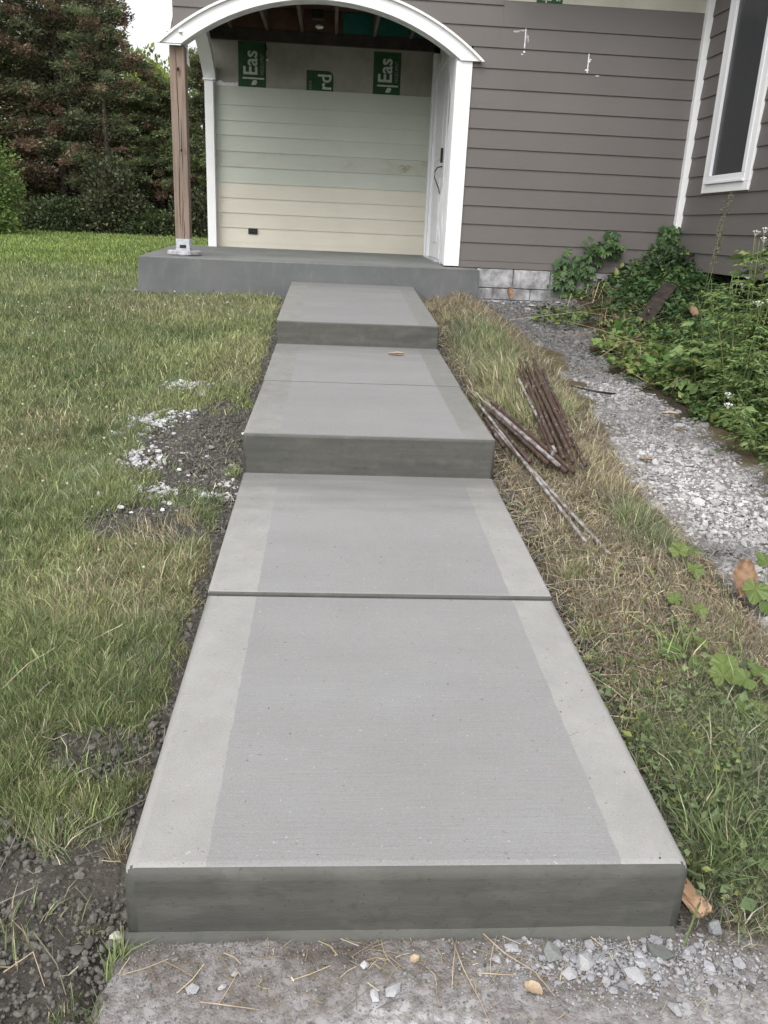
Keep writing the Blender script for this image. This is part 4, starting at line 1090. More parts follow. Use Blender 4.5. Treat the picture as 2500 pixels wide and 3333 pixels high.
tussocks('long_grass', [(1.36, 3.35, .08, 750, .16, .003, .12, 1.2), (1.42, 3.15, .07, 500, .14, .003, .15, .2), (1.33, 4.1, .14, 800, .16, .0035, .75, 0), (1.36, 3.75, .12, 500, .16, .0035, .8, .5), (.98, 2.95, .05, 240, .08, .003, .4, None), (.93, 2.55, .04, 160, .07, .003, .3, None)], 'fine wiry tussocks of grass along the gravel edge')
tussocks('long_grass', [(1.02, 1.62, .10, 260, .13, .0060, .10, None), (.93, 1.54, .05, 140, .12, .006, .02, -.6), (1.12, 1.5, .10, 200, .11, .005, .2, None), (1.0, 1.9, .12, 320, .09, .0035, .1, None), (1.15, 2.33, .05, 60, .14, .006, .1, 1.5)], 'broad bladed green grass at the near right corner of the walk')
tussocks('broad_grass', [(float(a), float(b), .035, 9, .075, .0052, .05, None) for a, b in zip(rng.uniform(-1.5, -.5, 70), rng.uniform(1.7, 5.2, 70)) if a > -.365*b-.2], 'scattered clumps of wider bladed grass in the near lawn')
tussocks('long_grass', [(-.415, 1.345, .012, 22, .085, .0042, 0, 1.0), (-.425, 1.30, .01, 10, .07, .004, 0, 1.2), (-.47, 1.62, .03, 90, .06, .002, .85, None), (-.62, 1.63, .05, 130, .07, .003, .3, None), (-.60, 1.42, .09, 60, .07, .003, .35, None), (-.47, 3.93, .035, 150, .07, .003, .1, 1.2), (-.60, 3.38, .05, 150, .07, .003, .8, None), (-.72, 3.18, .13, 260, .09, .0028, .95, 3.0), (-.9, 2.2, .1, 140, .09, .004, .1, None), (-.66, 2.05, .06, 90, .08, .004, .1, None)], 'small isolated tufts sprouting from the bare soil beside the walk')
# lying stalks
def stalks(n, x0, x1, y0, y1, L, r, fn, label, colr=(.46, .39, .25), name='straw', zz=None, lift=.035):
    x, y = pick(n, x0, x1, y0, y1, fn, 12); n = len(x); a = rng.uniform(0, 6.28, n); l = L*rng.lognormal(-.1, .55, n)
    bend = rng.normal(0, .28, n)
    x1_, y1_ = x+np.cos(a)*l*.5, y+np.sin(a)*l*.5; x2_, y2_ = x1_+np.cos(a+bend)*l*.5, y1_+np.sin(a+bend)*l*.5
    hh = [rng.uniform(.003, lift, n) for _ in range(3)]
    rr_ = r*rng.uniform(.6, 1.3, n); P = np.empty((n, 6, 3))
    for k, (px, py) in enumerate(((x, y), (x1_, y1_), (x2_, y2_))):
        z = (G(px, py) if zz is None else zz)+hh[k]; aa = a+bend*k/2
        P[:, 2*k] = np.stack([px-np.sin(aa)*rr_, py+np.cos(aa)*rr_, z], 1); P[:, 2*k+1] = np.stack([px+np.sin(aa)*rr_, py-np.cos(aa)*rr_, z+rr_*.6], 1)
    F = np.array([[0, 1, 3, 2], [2, 3, 5, 4]]); F = (F[None]+6*np.arange(n)[:, None, None]).reshape(-1, 4)
    c = np.array(colr)*rng.lognormal(-.15, .4, (n, 1)); gk = rng.random(n) < .3; c[gk] = c[gk].mean(1, keepdims=True)*np.array([[1.02, .95, .85]])*.75
    tag(link(name, mesh_np(name, P.reshape(-1, 3), F, M['blade'], np.repeat(c, 6, 0)), origin=(float(x.mean()), float(y.mean()), -1.3)), label, 'straw', kind='stuff')
stalks(5000, .84, 1.7, 1.9, 4.8, .09, .0012, lambda x, y: (x < 1.62)*(.3+.7*straw_m(x, y)), 'dead pale stalks lying crisscross on the right bank')
stalks(300, .88, 1.6, 1.5, 4.6, .15, .0012, lambda x, y: (x < 1.55)*1., 'longer pale stems strewn over the right bank', (.38, .33, .22), lift=.05)
stalks(260, .86, 1.7, 1.45, 3.6, .16, .0016, lambda x, y: (x < 1.55)*1., 'green runners trailing through the straw on the right bank', (.16, .22, .07), name='runners', lift=.06)
stalks(1500, .9, 1.7, 4.8, 8.4, .13, .0018, lambda x, y: (x < 1.6)*1., 'dead stalks lying on the far part of the right bank')
stalks(700, -1.4, -.44, 1.1, 4.4, .07, .0011, lambda x, y: in_frame_left(x, y)*.8, 'dry clippings lying on the lawn and soil left of the walk', (.4, .37, .25))
stalks(260, -.4, .98, 1.02, 1.385, .045, .0008, lambda x, y: .15+.3*(y > 1.25)+.6*ell(x, y, .2, 1.34, .3, .07, .3, .3, 1), 'short dry grass clippings on the old slab', (.42, .35, .22), zz=-1.465, lift=.004)
def bent_straws():
    for i, (pts, lab) in enumerate((
        ([(.29, 1.375, -1.455), (.305, 1.30, -1.46), (.33, 1.22, -1.462), (.345, 1.14, -1.463)], 'long bent pale straw reaching down from the middle of the step foot'),
        ([(.30, 1.37, -1.455), (.285, 1.31, -1.46), (.275, 1.255, -1.462)], 'shorter straw left of the long bent pale straw'),
        ([(.36, 1.38, -1.45), (.40, 1.335, -1.458), (.455, 1.29, -1.46), (.485, 1.23, -1.463)], 'straw curving right from the middle of the step foot'),
        ([(-.23, 1.235, -1.462), (-.17, 1.222, -1.458), (-.11, 1.215, -1.462)], 'pale bent stalk lying flat near the left end of the old slab'),
        ([(-.63, 1.30, -1.45), (-.58, 1.33, -1.43), (-.54, 1.27, -1.455)], 'kinked pale stalk on the dark soil left of the old slab'),
        ([(.335, 1.29, -1.461), (.37, 1.285, -1.459), (.42, 1.283, -1.461)], 'thin straw lying sideways right of the long bent straw'),)):
        bm = bmesh.new(); tube(bm, pts, .0017, 5, .0008); o = link('straw_stalk', bm_mesh('straw_stalk', bm, M['tanleaf'], True)); tag(o, lab, 'straw')
bent_straws()
# clover flowers
def clover():
    x, y = pick(95, -3.2, -.55, 2.4, 8.4, lambda x, y: in_frame_left(x, y)*(1-bare(x, y))*(.2+.8*ss(.4, .6, fbm(x, y, 1.5, 4))), 20)
    x = np.concatenate([x, rng.uniform(-6, -2, 100)]); y = np.concatenate([y, rng.uniform(9, 22, 100)])
    n = len(x); s = rng.uniform(.004, .0075, n)*(1+.04*y); z = G(x, y)+rng.uniform(.035, .07, n)
    P = (I0V[None]*s[:, None, None]*(1+rng.uniform(-.15, .15, (n, 12, 1)))+np.stack([x, y, z], 1)[:, None]).reshape(-1, 3)
    F = (I0F[None]+12*np.arange(n)[:, None, None]).reshape(-1, 3)
    tag(link('clover_flowers', mesh_np('clover_flowers', P, F, M['stonecol'], np.tile(np.array([[.45, .48, .36]]), (len(P), 1))), origin=(-2, 6, -1)), 'tiny white clover heads dotted through the lawn', 'flowers', kind='stuff')
clover()

# ------------------------------------------------------------ leaves
def leaf_shape(kind):
    if kind == 'oval':   pts = [(0, 0), (.22, .18), (.30, .45), (.2, .78), (0, 1.05), (-.2, .78), (-.30, .45), (-.22, .18)]
    elif kind == 'lance': pts = [(0, 0), (.10, .15), (.15, .4), (.09, .75), (0, 1.1), (-.09, .75), (-.15, .4), (-.10, .15)]
    elif kind == 'grape':
        pts = []
        for i in range(40):
            a = math.pi*2*i/40-math.pi/2; r = .47*(1+.09*math.cos(5*(a-math.pi/2))+.09*(i % 2)-.55*math.exp(-((min(i, 40-i))/2.2)**2)+.14*math.exp(-((i-20)/3.)**2)); pts.append((r*math.cos(a), .45+r*math.sin(a)))
    return pts
def leaf_cloud(P0, D, L, col, kind='oval', wscale=1., droop=.3):
    """P0 base (n,3), D direction (n,3) unit; returns verts, faces, colours"""
    n = len(P0); up = np.array([0, 0, 1.])+rng.normal(0, .6, (n, 3)); S = np.cross(D, up); S /= np.linalg.norm(S, axis=1)[:, None]+1e-9
    N = np.cross(S, D)
    if kind == 'fern': W = .16
    elif kind == 'lance': W = .17
    else: W = .33
    W *= wscale
    t = [(0, 0, 0), (W, .45, .0), (0, .5, -.12), (-W, .45, .0), (0, 1, -droop)]
    V = np.empty((n, 5, 3))
    for k, (a, b, c) in enumerate(t): V[:, k] = P0+(S*a+D*b+N*c)*L[:, None]
    F = np.array([[0, 1, 2], [0, 2, 3], [1, 4, 2], [2, 4, 3]])
    F = (F[None]+5*np.arange(n)[:, None, None]).reshape(-1, 3)
    return V.reshape(-1, 3), F, np.repeat(col, 5, 0)
def lcol(n, a=(.05, .10, .03), b=(.13, .19, .05), yel=.06):
    t = rng.random((n, 1)); c = np.array(a)*(1-t)+np.array(b)*t
    k = rng.random(n) < yel; c[k] = np.array([.22, .25, .07])
    return c*rng.uniform(.8, 1.2, (n, 1))
def unit(n, zb=.3, zs=.5):
    d = rng.normal(0, 1, (n, 3)); d[:, 2] = np.abs(d[:, 2])*zs+zb-.2; return d/np.linalg.norm(d, axis=1)[:, None]
def cover(name, n, fn, x0, x1, y0, y1, hmax, L, label, cat='weeds', a=(.045, .095, .03), b=(.11, .17, .05), hf=None, yel=.05):
    x, y = pick(n, x0, x1, y0, y1, fn, 10); m = len(x); hgt = hmax(x, y) if callable(hmax) else hmax
    z = G(x, y)+hgt*rng.random(m)**.7
    V, F, C = leaf_cloud(np.stack([x, y, z], 1), unit(m, .25, .6), L*rng.lognormal(0, .35, m), lcol(m, a, b, yel))
    tag(link(name, mesh_np(name, V, F, M['leafcol'], C), origin=(float(x.mean()), float(y.mean()), -1)), label, cat, kind='stuff')
wedge = lambda x, y: np.interp(y, [3.5, 3.75, 4.6, 5.4, 6.7, 7.8, 8.7], [2.5, 2.32, 2.38, 2.25, 2.2, 2.5, 2.45])
def rt_area(x, y): return (x > wedge(x, y)+.06+(fbm(x, y, 4, 3)-.5)*.45)*(x < XW+.1)
cover('ground_weeds', 11000, lambda x, y: rt_area(x, y)*(.25+.75*ss(.4, .55, fbm(x, y, 3, 5))), 2.1, 3.7, 3.6, 8.8, lambda x, y: .04+.18*ss(2.3, 3.1, x)*fbm(x, y, 3, 1), .04, 'low tangled weeds covering the ground under the siding')
cover('shrubby_weeds', 7000, lambda x, y: rt_area(x, y)*ell(x, y, 3.3, 7.2, .7, 1.4, .3, .3, 2)*(1-.9*ell(x, y, 2.82, 7.1, .22, .45, .3, .3, 2)), 2.3, 3.8, 5.2, 8.8, lambda x, y: .22*np.clip(.5+fbm(x, y, 2, 2)*.8, 0, 1)*(1-.4*ss(8.2,8.7,y)), .045, 'dense dark green weeds filling the corner below the house wing', a=(.035, .085, .035), b=(.09, .15, .055))
cover('bright_groundcover', 2000, lambda x, y: ell(x, y, 2.56, 6.35, .38, .75, .3, .4, 3), 2.0, 3.1, 5.4, 7.4, .13, .05, 'bright rounded leaves of low creeper at the gravel edge', a=(.07, .15, .04), b=(.19, .27, .08), yel=.15)
cover('sprigs', 260, lambda x, y: ell(x, y, 2.15, 7.75, .25, .3, .3, .3, 1), 1.8, 2.6, 7.2, 8.3, .10, .045, 'few light green sprigs on the soil near the foundation', a=(.06, .11, .03), b=(.14, .20, .06))
cover('dead_leaves', 900, lambda x, y: rt_area(x, y)*ss(.5, .62, fbm(x, y, 3, 7)), 2.1, 3.6, 4.8, 8.6, .08, .05, 'scattered dead brown leaves and litter under the weeds', a=(.18, .12, .08), b=(.38, .28, .18), yel=0)
cover('vine_tangle', 1800, lambda x, y: (y > 8.25)*(x > 2.75)*1., 2.7, 3.5, 8.2, 8.78, lambda x, y: .30*np.clip((x-2.6)*1.5, .2, 1), .05, 'thin dull vine tangle along the bottom siding board', a=(.04, .075, .035), b=(.09, .13, .06))
stalks(600, 2.1, 3.4, 5.5, 8.5, .35, .0028, lambda x, y: rt_area(x, y)*1., 'dead brown stems tangled among the weeds', (.26, .19, .12), name='dead_stems', lift=.18)

# tall weed plants
def weed_plant(cx, cy, h, spread, nstem, label, group, umb=True, lean=(0, 0), fern=True, dens=1.0, L=.06):
    e = empty('tall_weed', (cx, cy, float(G(cx, cy))), label, 'weed', group)
    bm = bmesh.new(); P0 = []; D = []; U = []
    g0 = float(G(cx, cy))
    for i in range(nstem):
        a = random.uniform(0, 6.28); r = spread*random.random()**.6; hh = h*random.uniform(.6, 1.05)
        bx, by = cx+.3*r*math.cos(a), cy+.3*r*math.sin(a)
        tx, ty = cx+r*math.cos(a)+lean[0], cy+r*math.sin(a)+lean[1]
        pts = [Vector((bx+(tx-bx)*t**1.5, by+(ty-by)*t**1.5, g0+hh*t)) for t in (0, .25, .5, .75, 1)]
        tube(bm, pts, .004, 5, .0016)
        for k in range(int(26*dens*hh/.9)):
            t = random.uniform(.12, .93); q = pts[min(3, int(t*4))].lerp(pts[min(4, int(t*4)+1)], t*4-int(t*4))
            aa = random.uniform(0, 6.28); d = Vector((math.cos(aa), math.sin(aa), random.uniform(-.1, .6))).normalized()
            ln = random.uniform(.6, 1.3)*.16*(1.2-.6*t)
            # leaf rachis with leaflets
            for u in (.25, .45, .65, .85, 1.0):
                for sgn in (-1, 1):
                    s_ = d.cross(Vector((0, 0, 1))).normalized()*sgn
                    dd = (d*.7+s_*(.8 if u < 1 else .1)+Vector((0, 0, -.25))).normalized()
                    P0.append(q+d*ln*u+Vector((0, 0, -.25*ln*u*u))); D.append(dd)
        if umb and random.random() < .42:
            for j in range(random.randint(1, 3)):
                U.append(pts[-1]+Vector((random.uniform(-.06, .06), random.uniform(-.06, .06), random.uniform(-.02, .08))))
                tube(bm, [pts[-2], U[-1]], .0016, 4, .001)
    link('stem', bm_mesh('stem', bm, M['stem'], True), e)
    P0 = np.array(P0); D = np.array(D); n = len(P0)
    kind = 'fern' if fern else 'oval'
    V, F, C = leaf_cloud(P0, D, L*rng.lognormal(0, .3, n), lcol(n, (.075, .14, .045), (.22, .30, .11), .12), kind, 1., .25)
    link('foliage', mesh_np('foliage', V, F, M['leafcol'], C), e)
    for c in U:
        bm = bmesh.new(); m = random.randint(7, 13)
        for j in range(m):
            a = j*2.4; r = .028*math.sqrt(j/m)*random.uniform(.8, 1.2); p = c+Vector((r*math.cos(a), r*math.sin(a), .012-.25*r))
            tube(bm, [c-Vector((0, 0, .02)), p], .0005, 3, cap=False)
            bmesh.ops.create_icosphere(bm, subdivisions=1, radius=random.uniform(.003, .0055), matrix=Matrix.Translation(p) @ Matrix.Diagonal((1, 1, .5, 1)))
        link('flower_head', bm_mesh('flower_head', bm, M['umbel'], True), e)
    return e
WP = [(2.66, 5.15, 1.18, .26, 12, 'tallest ferny weed with white flower clusters against the wing wall', None, 1, (.0, 0), 1, 1.1),
      (2.50, 4.95, .72, .22, 8, 'ferny flowering weed overhanging the gravel, left of the tallest one', None, 1, (-.08, 0), 1, 1.2),
      (2.62, 4.35, .82, .26, 10, 'bushy ferny weed at the right edge, just in front of the tallest', None, 1, (0, 0), 1, 1.2),
      (2.46, 4.35, .42, .2, 7, 'low leafy weed clump spilling onto the gravel', None, 1, (-.1, -.05), 1, 1.2),
      (2.42, 3.85, .42, .2, 8, 'nearest ferny weed at the right edge above the pale gravel', None, 1, (-.05, 0), 1, 1.2),
      (2.85, 6.0, .78, .3, 8, 'slender flowering weed standing behind the tallest, in front of the siding', None, 1, (0, 0), 1, 1.0),
      (2.58, 5.55, .5, .22, 6, 'leafy weed clump between the gravel and the flowering weeds', None, 0, (0, 0), 0, 1.2),
      (2.9, 5.3, 1.28, .28, 10, 'weed at the far right edge with drooping broad leaves', None, 1, (0, 0), 0, 1.2)]
for (x, y, h, sp, ns, lab, grp, um, ln, fe, de) in WP: weed_plant(x, y, h, sp, ns, lab, grp, bool(um), ln, bool(fe), de*.95, .034 if fe else .055)
# grass seed heads by the wall
for (x, y, h, dx) in ((2.95, 6.6, .95, .03), (3.05, 6.9, 1.15, .06)):
    e = empty('seed_stalk', (x, y, float(G(x, y))), 'tall %s seed stalk rising before the grey wing siding' % ('leaning green' if dx < .05 else 'thin dry brown'), 'plant')
    g0 = float(G(x, y)); bm = bmesh.new(); tube(bm, [(x, y, g0), (x+dx, y, g0+h*.6), (x+dx*2, y, g0+h)], .004, 5, .002); link('stem', bm_mesh('stem', bm, M['stem'], True), e)
    n = 160; t = rng.random(n); p = np.stack([x+dx*(1+t)+rng.normal(0, .012, n), y+rng.normal(0, .012, n), g0+h*(.72+.3*t)], 1)
    V, F, C = leaf_cloud(p, unit(n, .6, .4), np.full(n, .022), lcol(n, (.14, .13, .07), (.28, .25, .18), 0), 'lance'); link('seed_head', mesh_np('seed_head', V, F, M['leafcol'], C), e)

cover('litter', 1500, lambda x, y: (x < 1.6)*(1-gravel_m(x, y))*(.3+.7*straw_m(x, y)), .84, 1.75, 1.5, 8.4, .02, .022, 'crumpled brown leaf litter matted into the right bank', cat='litter', a=(.12, .09, .07), b=(.36, .29, .22), yel=0)
cover('small_weeds', 2600, lambda x, y: ell(x, y, 1.15, 1.85, .42, .55, .4, .4, 1), .84, 1.7, 1.4, 2.9, .07, .018, 'low feathery weeds filling the grass at the near right', a=(.09, .13, .06), b=(.2, .26, .12), yel=.1)
bm = bmesh.new(); tube(bm, [(1.66, 5.62, float(G(1.66, 5.62))+.03), (1.8, 5.5, float(G(1.8, 5.5))+.035), (1.98, 5.55, float(G(1.98, 5.55))+.005)], .007, 7)
tag(link('buried_pipe', bm_mesh('buried_pipe', bm, M['dark'], True)), 'short dark pipe end poking out of the gravel beyond the rods', 'pipe')
# wall creepers: palmate leaves, each its own part
def creeper_leaf_mesh():
    v = []; f = []; c = []
    for k, a in enumerate((-1.25, -.62, 0, .62, 1.25)):
        s = (.72, .92, 1., .92, .72)[k]; d = Vector((math.sin(a), math.cos(a), 0)); n_ = Vector((math.cos(a), -math.sin(a), 0)); b = len(v)
        for (u, w_, z) in ((.04, 0, 0), (.35, .17, .01), (.7, .19, .0), (1.0, 0, -.10), (.7, -.19, .0), (.35, -.17, .01), (.5, 0, -.035)):
            p = d*u*s+n_*w_*s; v.append((p.x, p.y, z)); c.append((1, 1, 1))
        for i in range(6): f.append((b+i, b+(i+1) % 6, b+6))
    return np.array(v), np.array(f)
LV, LF = creeper_leaf_mesh()
def rnd_leaf_mat(name, a, b):
    s = NT(name); oi = s.n('ShaderNodeObjectInfo'); c = s.mix(oi.outputs['Random'], a, b)
    n = s.noise(40, detail=3, lo=.3, hi=.7); c = s.mix(s.math('MULTIPLY', n, .2), c, (.04, .07, .02)); return s.out(c, .5, .35)
M['creeper'] = rnd_leaf_mat('creeper_leaf', (.025, .065, .022), (.075, .13, .042))
M['grape'] = rnd_leaf_mat('grape_leaf', (.062, .105, .026), (.125, .165, .045))
leafme = mesh_np('creeper_leaf', LV, LF, M['creeper'])
def ovleaf():
    pts = leaf_shape('oval'); v = [(x, y, -.12*y*y+.1*abs(x)) for x, y in pts]+[(0, .5, -.06)]
    f = [(i, (i+1) % len(pts), len(pts)) for i in range(len(pts))]; return mesh_np('oval_leaf', v, f, M['creeper'])
ovme = ovleaf()
def place_leaf(me, parent, loc, size, nrm, spin, name='leaf'):
    o = bpy.data.objects.new(name, me); COL.objects.link(o); o.parent = parent
    q = Vector(nrm).normalized().to_track_quat('Z', 'Y'); o.rotation_mode = 'QUATERNION'
    o.rotation_quaternion = q @ Euler((0, 0, spin)).to_quaternion(); o.scale = (size,)*3
    o.location = Vector(loc)-ORIG[parent.name]; return o
def creeper(name, poly, n, label, smin, smax, ydepth=.10, y0=YW):
    cx = sum(p[0] for p in poly)/len(poly)
    e = empty('wall_creeper', (cx, y0-.06, -.6), label, 'creeper')
    bm = bmesh.new()
    for a, b in zip(poly, poly[1:]): tube(bm, [(a[0], y0-.04, a[1]), ((a[0]+b[0])/2, y0-.05, (a[1]+b[1])/2+.02), (b[0], y0-.04, b[1])], .005, 5, .003)
    link('stem', bm_mesh('stem', bm, M['stem'], True), e)
    for i in range(n):
        t = random.random()*(len(poly)-1); k = int(t); a, b = poly[k], poly[k+1]; u = t-k; w_ = a[2]+(b[2]-a[2])*u
        x = a[0]+(b[0]-a[0])*u+random.gauss(0, w_); z = a[1]+(b[1]-a[1])*u+random.gauss(0, w_)
        place_leaf(leafme if i % 3 else ovme, e, (x, y0-.03-random.random()*ydepth, z), random.uniform(smin, smax), (random.gauss(0, .5), -1, random.gauss(.45, .45)), random.gauss(math.pi, .9))
    return e
random.seed(5)
creeper('c', [(2.62, -.62, .03), (2.40, -.46, .07), (2.34, -.30, .05), (2.62, -.34, .07), (2.72, -.15, .08), (2.83, -.02, .055), (2.98, -.12, .03)], 150, 'broad leaved green creeper climbing the middle of the siding above the foundation', .055, .095)
creeper('c', [(3.40, -.45, .08), (3.42, -.2, .07), (3.38, -.02, .06), (3.47, .12, .035), (3.50, .0, .04), (3.52, -.2, .04)], 120, 'green creeper climbing the white corner board', .05, .08)

# grape-leaved plants
def grape_mesh():
    pts = leaf_shape('grape'); v = [(x, y, .30*abs(x)-.5*(x*x+(y-.45)**2)+.035*math.sin(i*2.4)) for i, (x, y) in enumerate(pts)]+[(0, .42, -.05)]
    f = [(i, (i+1) % len(pts), len(pts)) for i in range(len(pts))]; return mesh_np('grape_leaf', v, f, M['grape'])
grme = grape_mesh()
def grape(cx, cy, spec, label):
    g0 = float(G(cx, cy)); e = empty('vine_seedling', (cx, cy, g0), label, 'vine'); bm = bmesh.new()
    for (dx, dy, dz, s, nx, ny, sp) in spec:
        tube(bm, [(cx, cy, g0), (cx+dx*.6, cy+dy*.6, g0+dz*.8), (cx+dx, cy+dy, g0+dz)], .002, 5, .0013)
        place_leaf(grme, e, (cx+dx, cy+dy, g0+dz), s, (nx, ny, 1), sp)
    link('stem', bm_mesh('stem', bm, M['stem'], True), e)
grape(1.27, 2.10, [(-.05, .02, .07, .085, -.2, -.5, .3), (.0, -.03, .06, .085, .1, -.6, 2.6), (.06, .03, .09, .075, .3, -.3, -1.), (-.01, .07, .08, .09, -.1, -.4, .5), (.02, .0, .11, .075, .2, -.5, 1.5)], 'toothed broad-leaved vine seedling in the grass, left of the one at the picture edge')
grape(1.36, 2.03, [(.02, .03, .08, .10, .3, -.3, -.6), (-.05, -.01, .06, .07, -.2, -.5, 1.6), (.01, -.05, .06, .075, .2, -.6, 3.3), (.07, -.02, .09, .09, .4, -.2, -1.5)], 'toothed broad-leaved vine seedling at the right picture edge')
grape(1.19, 2.31, [(-.03, .0, .055, .07, -.3, -.6, 1.8), (.02, -.02, .05, .075, .0, -.5, 2.8), (.045, .02, .06, .055, .4, -.4, -.8)], 'small clump of three round bright leaves near the walk in straw')
grape(1.30, 2.62, [(-.02, .0, .05, .06, -.1, -.5, 1.), (.02, -.02, .06, .065, .2, -.5, 3.)], 'lone pair of dark green leaves in straw above the bright round leaves')
grape(1.45, 2.97, [(-.03, .02, .07, .075, -.3, -.5, .4), (.0, -.03, .07, .075, .2, -.6, 2.9), (.03, .03, .08, .06, .2, -.3, -.8), (-.01, .05, .09, .06, 0, -.3, .2)], 'yellow-green leafy seedling where straw meets the gravel')
grape(1.66, 2.78, [(-.02, .0, .12, .10, -.1, -.8, 2.8), (.02, .03, .15, .10, .3, -.6, -.8), (.0, -.04, .07, .09, .1, -.9, 3.1)], 'tall yellowing vine shoot at the right edge of the gravel')

# ------------------------------------------------------------ trees
def conifer_mesh(h, r, n, seed, dead=.2, base=(.03, .055, .03), tip=(.085, .105, .055), power=.75, z0=.0):
    rg = np.random.default_rng(seed)
    nb = 150; P = []; C = []; D = []; L = []
    bz = z0+(h-z0)*rg.random(nb)**.9; az = rg.uniform(0, 6.28, nb)
    rl = r*np.clip(1-(bz/h), .04, 1)**power*rg.uniform(.65, 1.2, nb)
    deadb = rg.random(nb) < dead
    w_ = (rl+.15); w_ /= w_.sum(); cnt = rg.multinomial(n, w_)
    limbs = []
    for i in range(nb):
        m = cnt[i]
        if m == 0: continue
        t = rg.beta(1.9, 1.0, m); dx, dy = math.cos(az[i]), math.sin(az[i]); up = .35
        cl = rg.normal(0, 1, (m, 3))*np.array([.16, .16, .12])*(.4+.8*(1-t))[:, None]*min(1, r)
        # clumps along the branch
        ck = np.round(t*6)/6; t2 = t*.45+ck*.55
        p = np.stack([dx*rl[i]*t2, dy*rl[i]*t2, bz[i]+rl[i]*up*t2-.30*rl[i]*t2**2], 1)+cl
        d = np.stack([dx+rg.normal(0, .7, m), dy+rg.normal(0, .7, m), .25+rg.normal(0, .5, m)], 1); d /= np.linalg.norm(d, axis=1)[:, None]
        a = rg.random((m, 1)); c = np.array(base)*(1-a)+np.array(tip)*a
        dk = rg.random(7) < (.75 if deadb[i] else .10); dsel = dk[np.round(t*6).astype(int)]; c[dsel] = np.array([.135, .105, .080])*rg.uniform(.5, 1.2, (int(dsel.sum()), 1))
        c = c*rg.uniform(1.1, 2.3)*np.array([1.08, 1.0, .9])
        P.append(p); D.append(d); C.append(c); L.append(rg.uniform(.06, .15, m))
        limbs.append(((0, 0, bz[i]*.97), (dx*rl[i]*.85, dy*rl[i]*.85, bz[i]+rl[i]*(up*.85-.22))))
    return np.concatenate(P), np.concatenate(D), np.concatenate(L), np.concatenate(C), limbs
def cloud_mesh(name, P, D, L, C, mat, W=.2):
    n = len(P); up = rng.normal(0, 1, (n, 3)); S = np.cross(D, up); S /= np.linalg.norm(S, axis=1)[:, None]+1e-9
    V = np.empty((n, 4, 3)); V[:, 0] = P; V[:, 1] = P+(D*.5+S*W)*L[:, None]; V[:, 2] = P+D*L[:, None]; V[:, 3] = P+(D*.5-S*W)*L[:, None]
    F = (np.arange(4)[None]+4*np.arange(n)[:, None])
    return mesh_np(name, V.reshape(-1, 3), F, mat, np.repeat(C, 4, 0))
def trunk_mesh(h, r0, limbs):
    bm = bmesh.new(); tube(bm, [(0, 0, -.3), (.03, .02, h*.3), (-.02, 0, h*.65), (0, 0, h*.97)], r0, 8, .02)
    for a, b in limbs[::2]: tube(bm, [a, b], .022, 4, .007, cap=False)
    return bm_mesh('trunk', bm, M['bark'], True)
KINDS = []
for (h, r, n, sd_, dead, base, tip, pw_) in ((9.6, 2.7, 50000, 3, .34, (.036, .052, .034), (.125, .14, .085), .45), (8.2, 2.4, 46000, 4, .26, (.034, .056, .034), (.115, .14, .08), .5), (6.4, 2.1, 48000, 5, .20, (.04, .066, .036), (.13, .165, .08), .45)):
    P, D, L, C, lb = conifer_mesh(h, r, n, sd_, dead, base, tip, pw_)
    KINDS.append((cloud_mesh('crown', P, D, L, C, M['needle']), trunk_mesh(h, .14, lb)))
def conifer(kind, x, y, sc, rot, label, sz=1.):
    z = float(G(x, y))-.05; e = bpy.data.objects.new('conifer_tree', None); COL.objects.link(e); e.location = (x, y, z); e.rotation_euler = (0, 0, rot); e.scale = (sc, sc, sc*sz)
    tag(e, label, 'tree', 'conifers in the hedge row behind the lawn')
    for nm, me in zip(('crown', 'trunk'), KINDS[kind]):
        o = bpy.data.objects.new(nm, me); COL.objects.link(o); o.parent = e
for (k, x, y, sc, rot, lab, sz) in (
    (0, -9.7, 25.5, 1.05, .3, 'tall conifer with reddish dead boughs at the left picture edge', 1), (0, -7.8, 26.2, 1.0, 2.1, 'tall dark conifer with rusty patches, second from the left edge', 1.02),
    (1, -6.3, 25.2, .80, 1.0, 'mid-height conifer whose slope borders the bright sky gap', 1.0), (2, -4.9, 25.6, .80, 4.0, 'lower conifer directly left of the porch post under the sky gap', .80),
    (2, -3.6, 25.0, .74, 2.2, 'green conifer seen between porch post and white back corner trim', 1.0), (1, -2.3, 26.0, .95, 5.2, 'conifer hidden partly behind the white back corner of the porch', 1),
    (1, -8.3, 28.5, 1.1, 3.3, 'conifer in the back row filling between the two tallest', 1.), (2, -7.6, 28.3, .95, .8, 'shorter back row conifer behind the mid-height one', .95), (2, -5.1, 28.5, .72, 5.5, 'back row conifer right under the bright sky gap', .85),
    (0, -11.2, 26.0, 1.0, 4.4, 'conifer just outside the left picture edge', 1), (1, -13.2, 25.8, 1.1, 1.2, 'outermost conifer of the row on the left', 1), (1, -.6, 26.4, 1.0, 2.8, 'conifer standing behind the house', 1), (0, 1.4, 26.2, 1.0, 3.8, 'tall conifer standing behind the house roof', 1)):
    conifer(k, x, y, sc, rot, lab, sz)
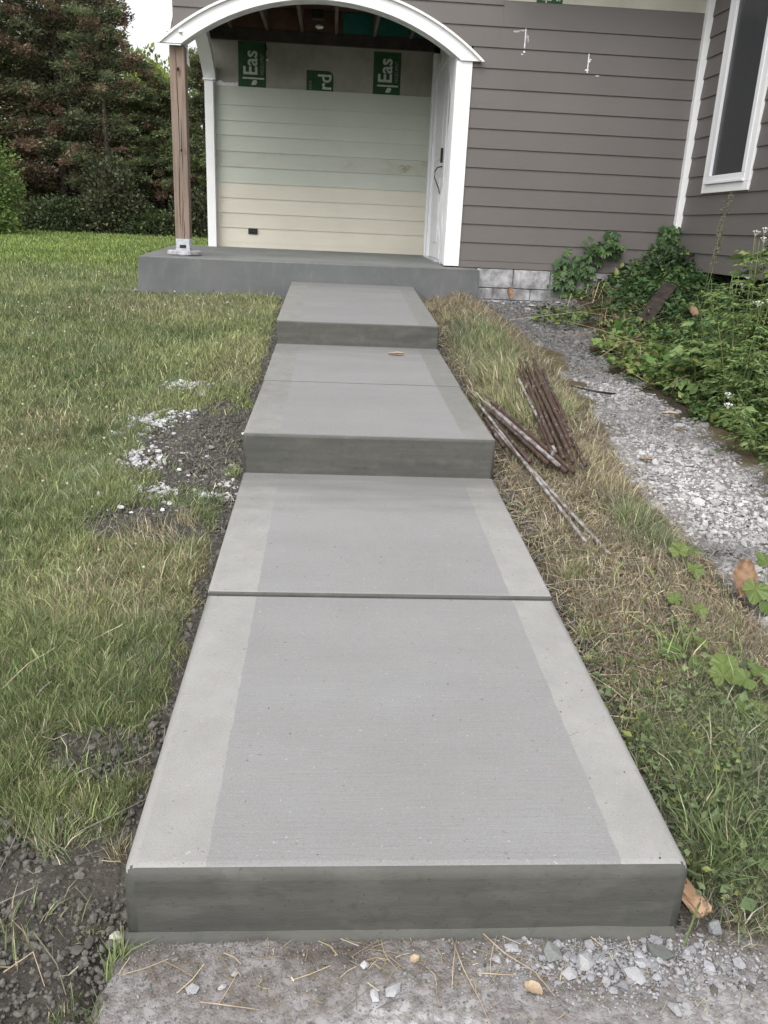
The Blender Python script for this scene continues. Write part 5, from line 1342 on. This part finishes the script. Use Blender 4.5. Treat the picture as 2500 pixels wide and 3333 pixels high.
# shrubs along the tree foot
def shrub(x, y, h, r, n, a, b, label, name='shrub', leaf=.09, yel=.05, cat='shrub', grp=None):
    z = float(G(x, y)); rg = rng
    d = rg.normal(0, 1, (n, 3)); d /= np.linalg.norm(d, axis=1)[:, None]; d[:, 2] = np.abs(d[:, 2])*1.15-.12
    q = rg.beta(4, 1.3, n)[:, None]; lump = .82+.4*vn(d[:, 0]*2+5, d[:, 1]*2+d[:, 2]*3, 1.6, 2)[:, None]
    P = d*q*lump*np.array([r, r, h])+np.array([0, 0, .1*h])
    D = d+rg.normal(0, .6, (n, 3)); D /= np.linalg.norm(D, axis=1)[:, None]
    e = empty(name, (x, y, z), label, cat, grp)
    o = bpy.data.objects.new('foliage', cloud_mesh('foliage', P, D, leaf*rg.uniform(.6, 1.4, n), lcol(n, a, b, yel), M['leafcol'], .3)); COL.objects.link(o); o.parent = e
    bm = bmesh.new()
    for i in range(7):
        a_ = i*.9; tube(bm, [(0.05*math.cos(a_), .05*math.sin(a_), -.1), (r*.3*math.cos(a_), r*.3*math.sin(a_), h*.4), (r*.55*math.cos(a_), r*.55*math.sin(a_), h*.8)], .02, 5, .006)
    o = bpy.data.objects.new('stem', bm_mesh('stem', bm, M['bark'], True)); COL.objects.link(o); o.parent = e
shrub(-8.45, 20.0, 2.75, 1.5, 30000, (.08, .15, .04), (.24, .32, .10), 'bright green rounded bush at the left picture edge on the lawn', 'bush', .07, .08, 'bush')
for i, (x, y, h, r, lab) in enumerate(((-8.7, 24.0, 1.1, 1.3, 'dark leafy shrub at the foot of the leftmost conifers'), (-7.2, 23.9, .9, 1.2, 'dark leafy shrub, second from the left under the conifers'), (-5.9, 23.8, 1.5, 1.0, 'taller yellowish-tinged shrub in the middle of the row'), (-4.8, 23.9, 1.0, 1.1, 'dark shrub just left of the porch post'), (-3.7, 23.8, 1.2, .9, 'shrub showing between the post and the white trim'), (-2.6, 24, 1.6, 1.0, 'shrub at the house edge of the row'), (-10.4, 24, 1.5, 1.1, 'shrub at the outer left end of the row'))):
    shrub(x, y, h*(.55+.3*(i % 3)), r*.9, 5500, (.03, .05, .024), ((.09, .12, .05) if i % 2 else (.12, .12, .07)), lab, grp='shrubs under the conifers')
# leafy yellow-green tree far behind, glimpsed over the hedge
shrub(-7.2, 36, 5.2, 2.6, 22000, (.12, .18, .04), (.34, .40, .10), 'yellow-green broadleaf tree glimpsed behind the conifers', 'broadleaf_tree', .2, .2, 'tree')
shrub(-11.5, 40, 8, 4.5, 14000, (.08, .14, .04), (.2, .26, .08), 'distant broadleaf tree behind the left conifers', 'broadleaf_tree', .25, .1, 'tree')
for k in list(win.keys()):
    if k in ('label', 'category', 'group'): del win[k]
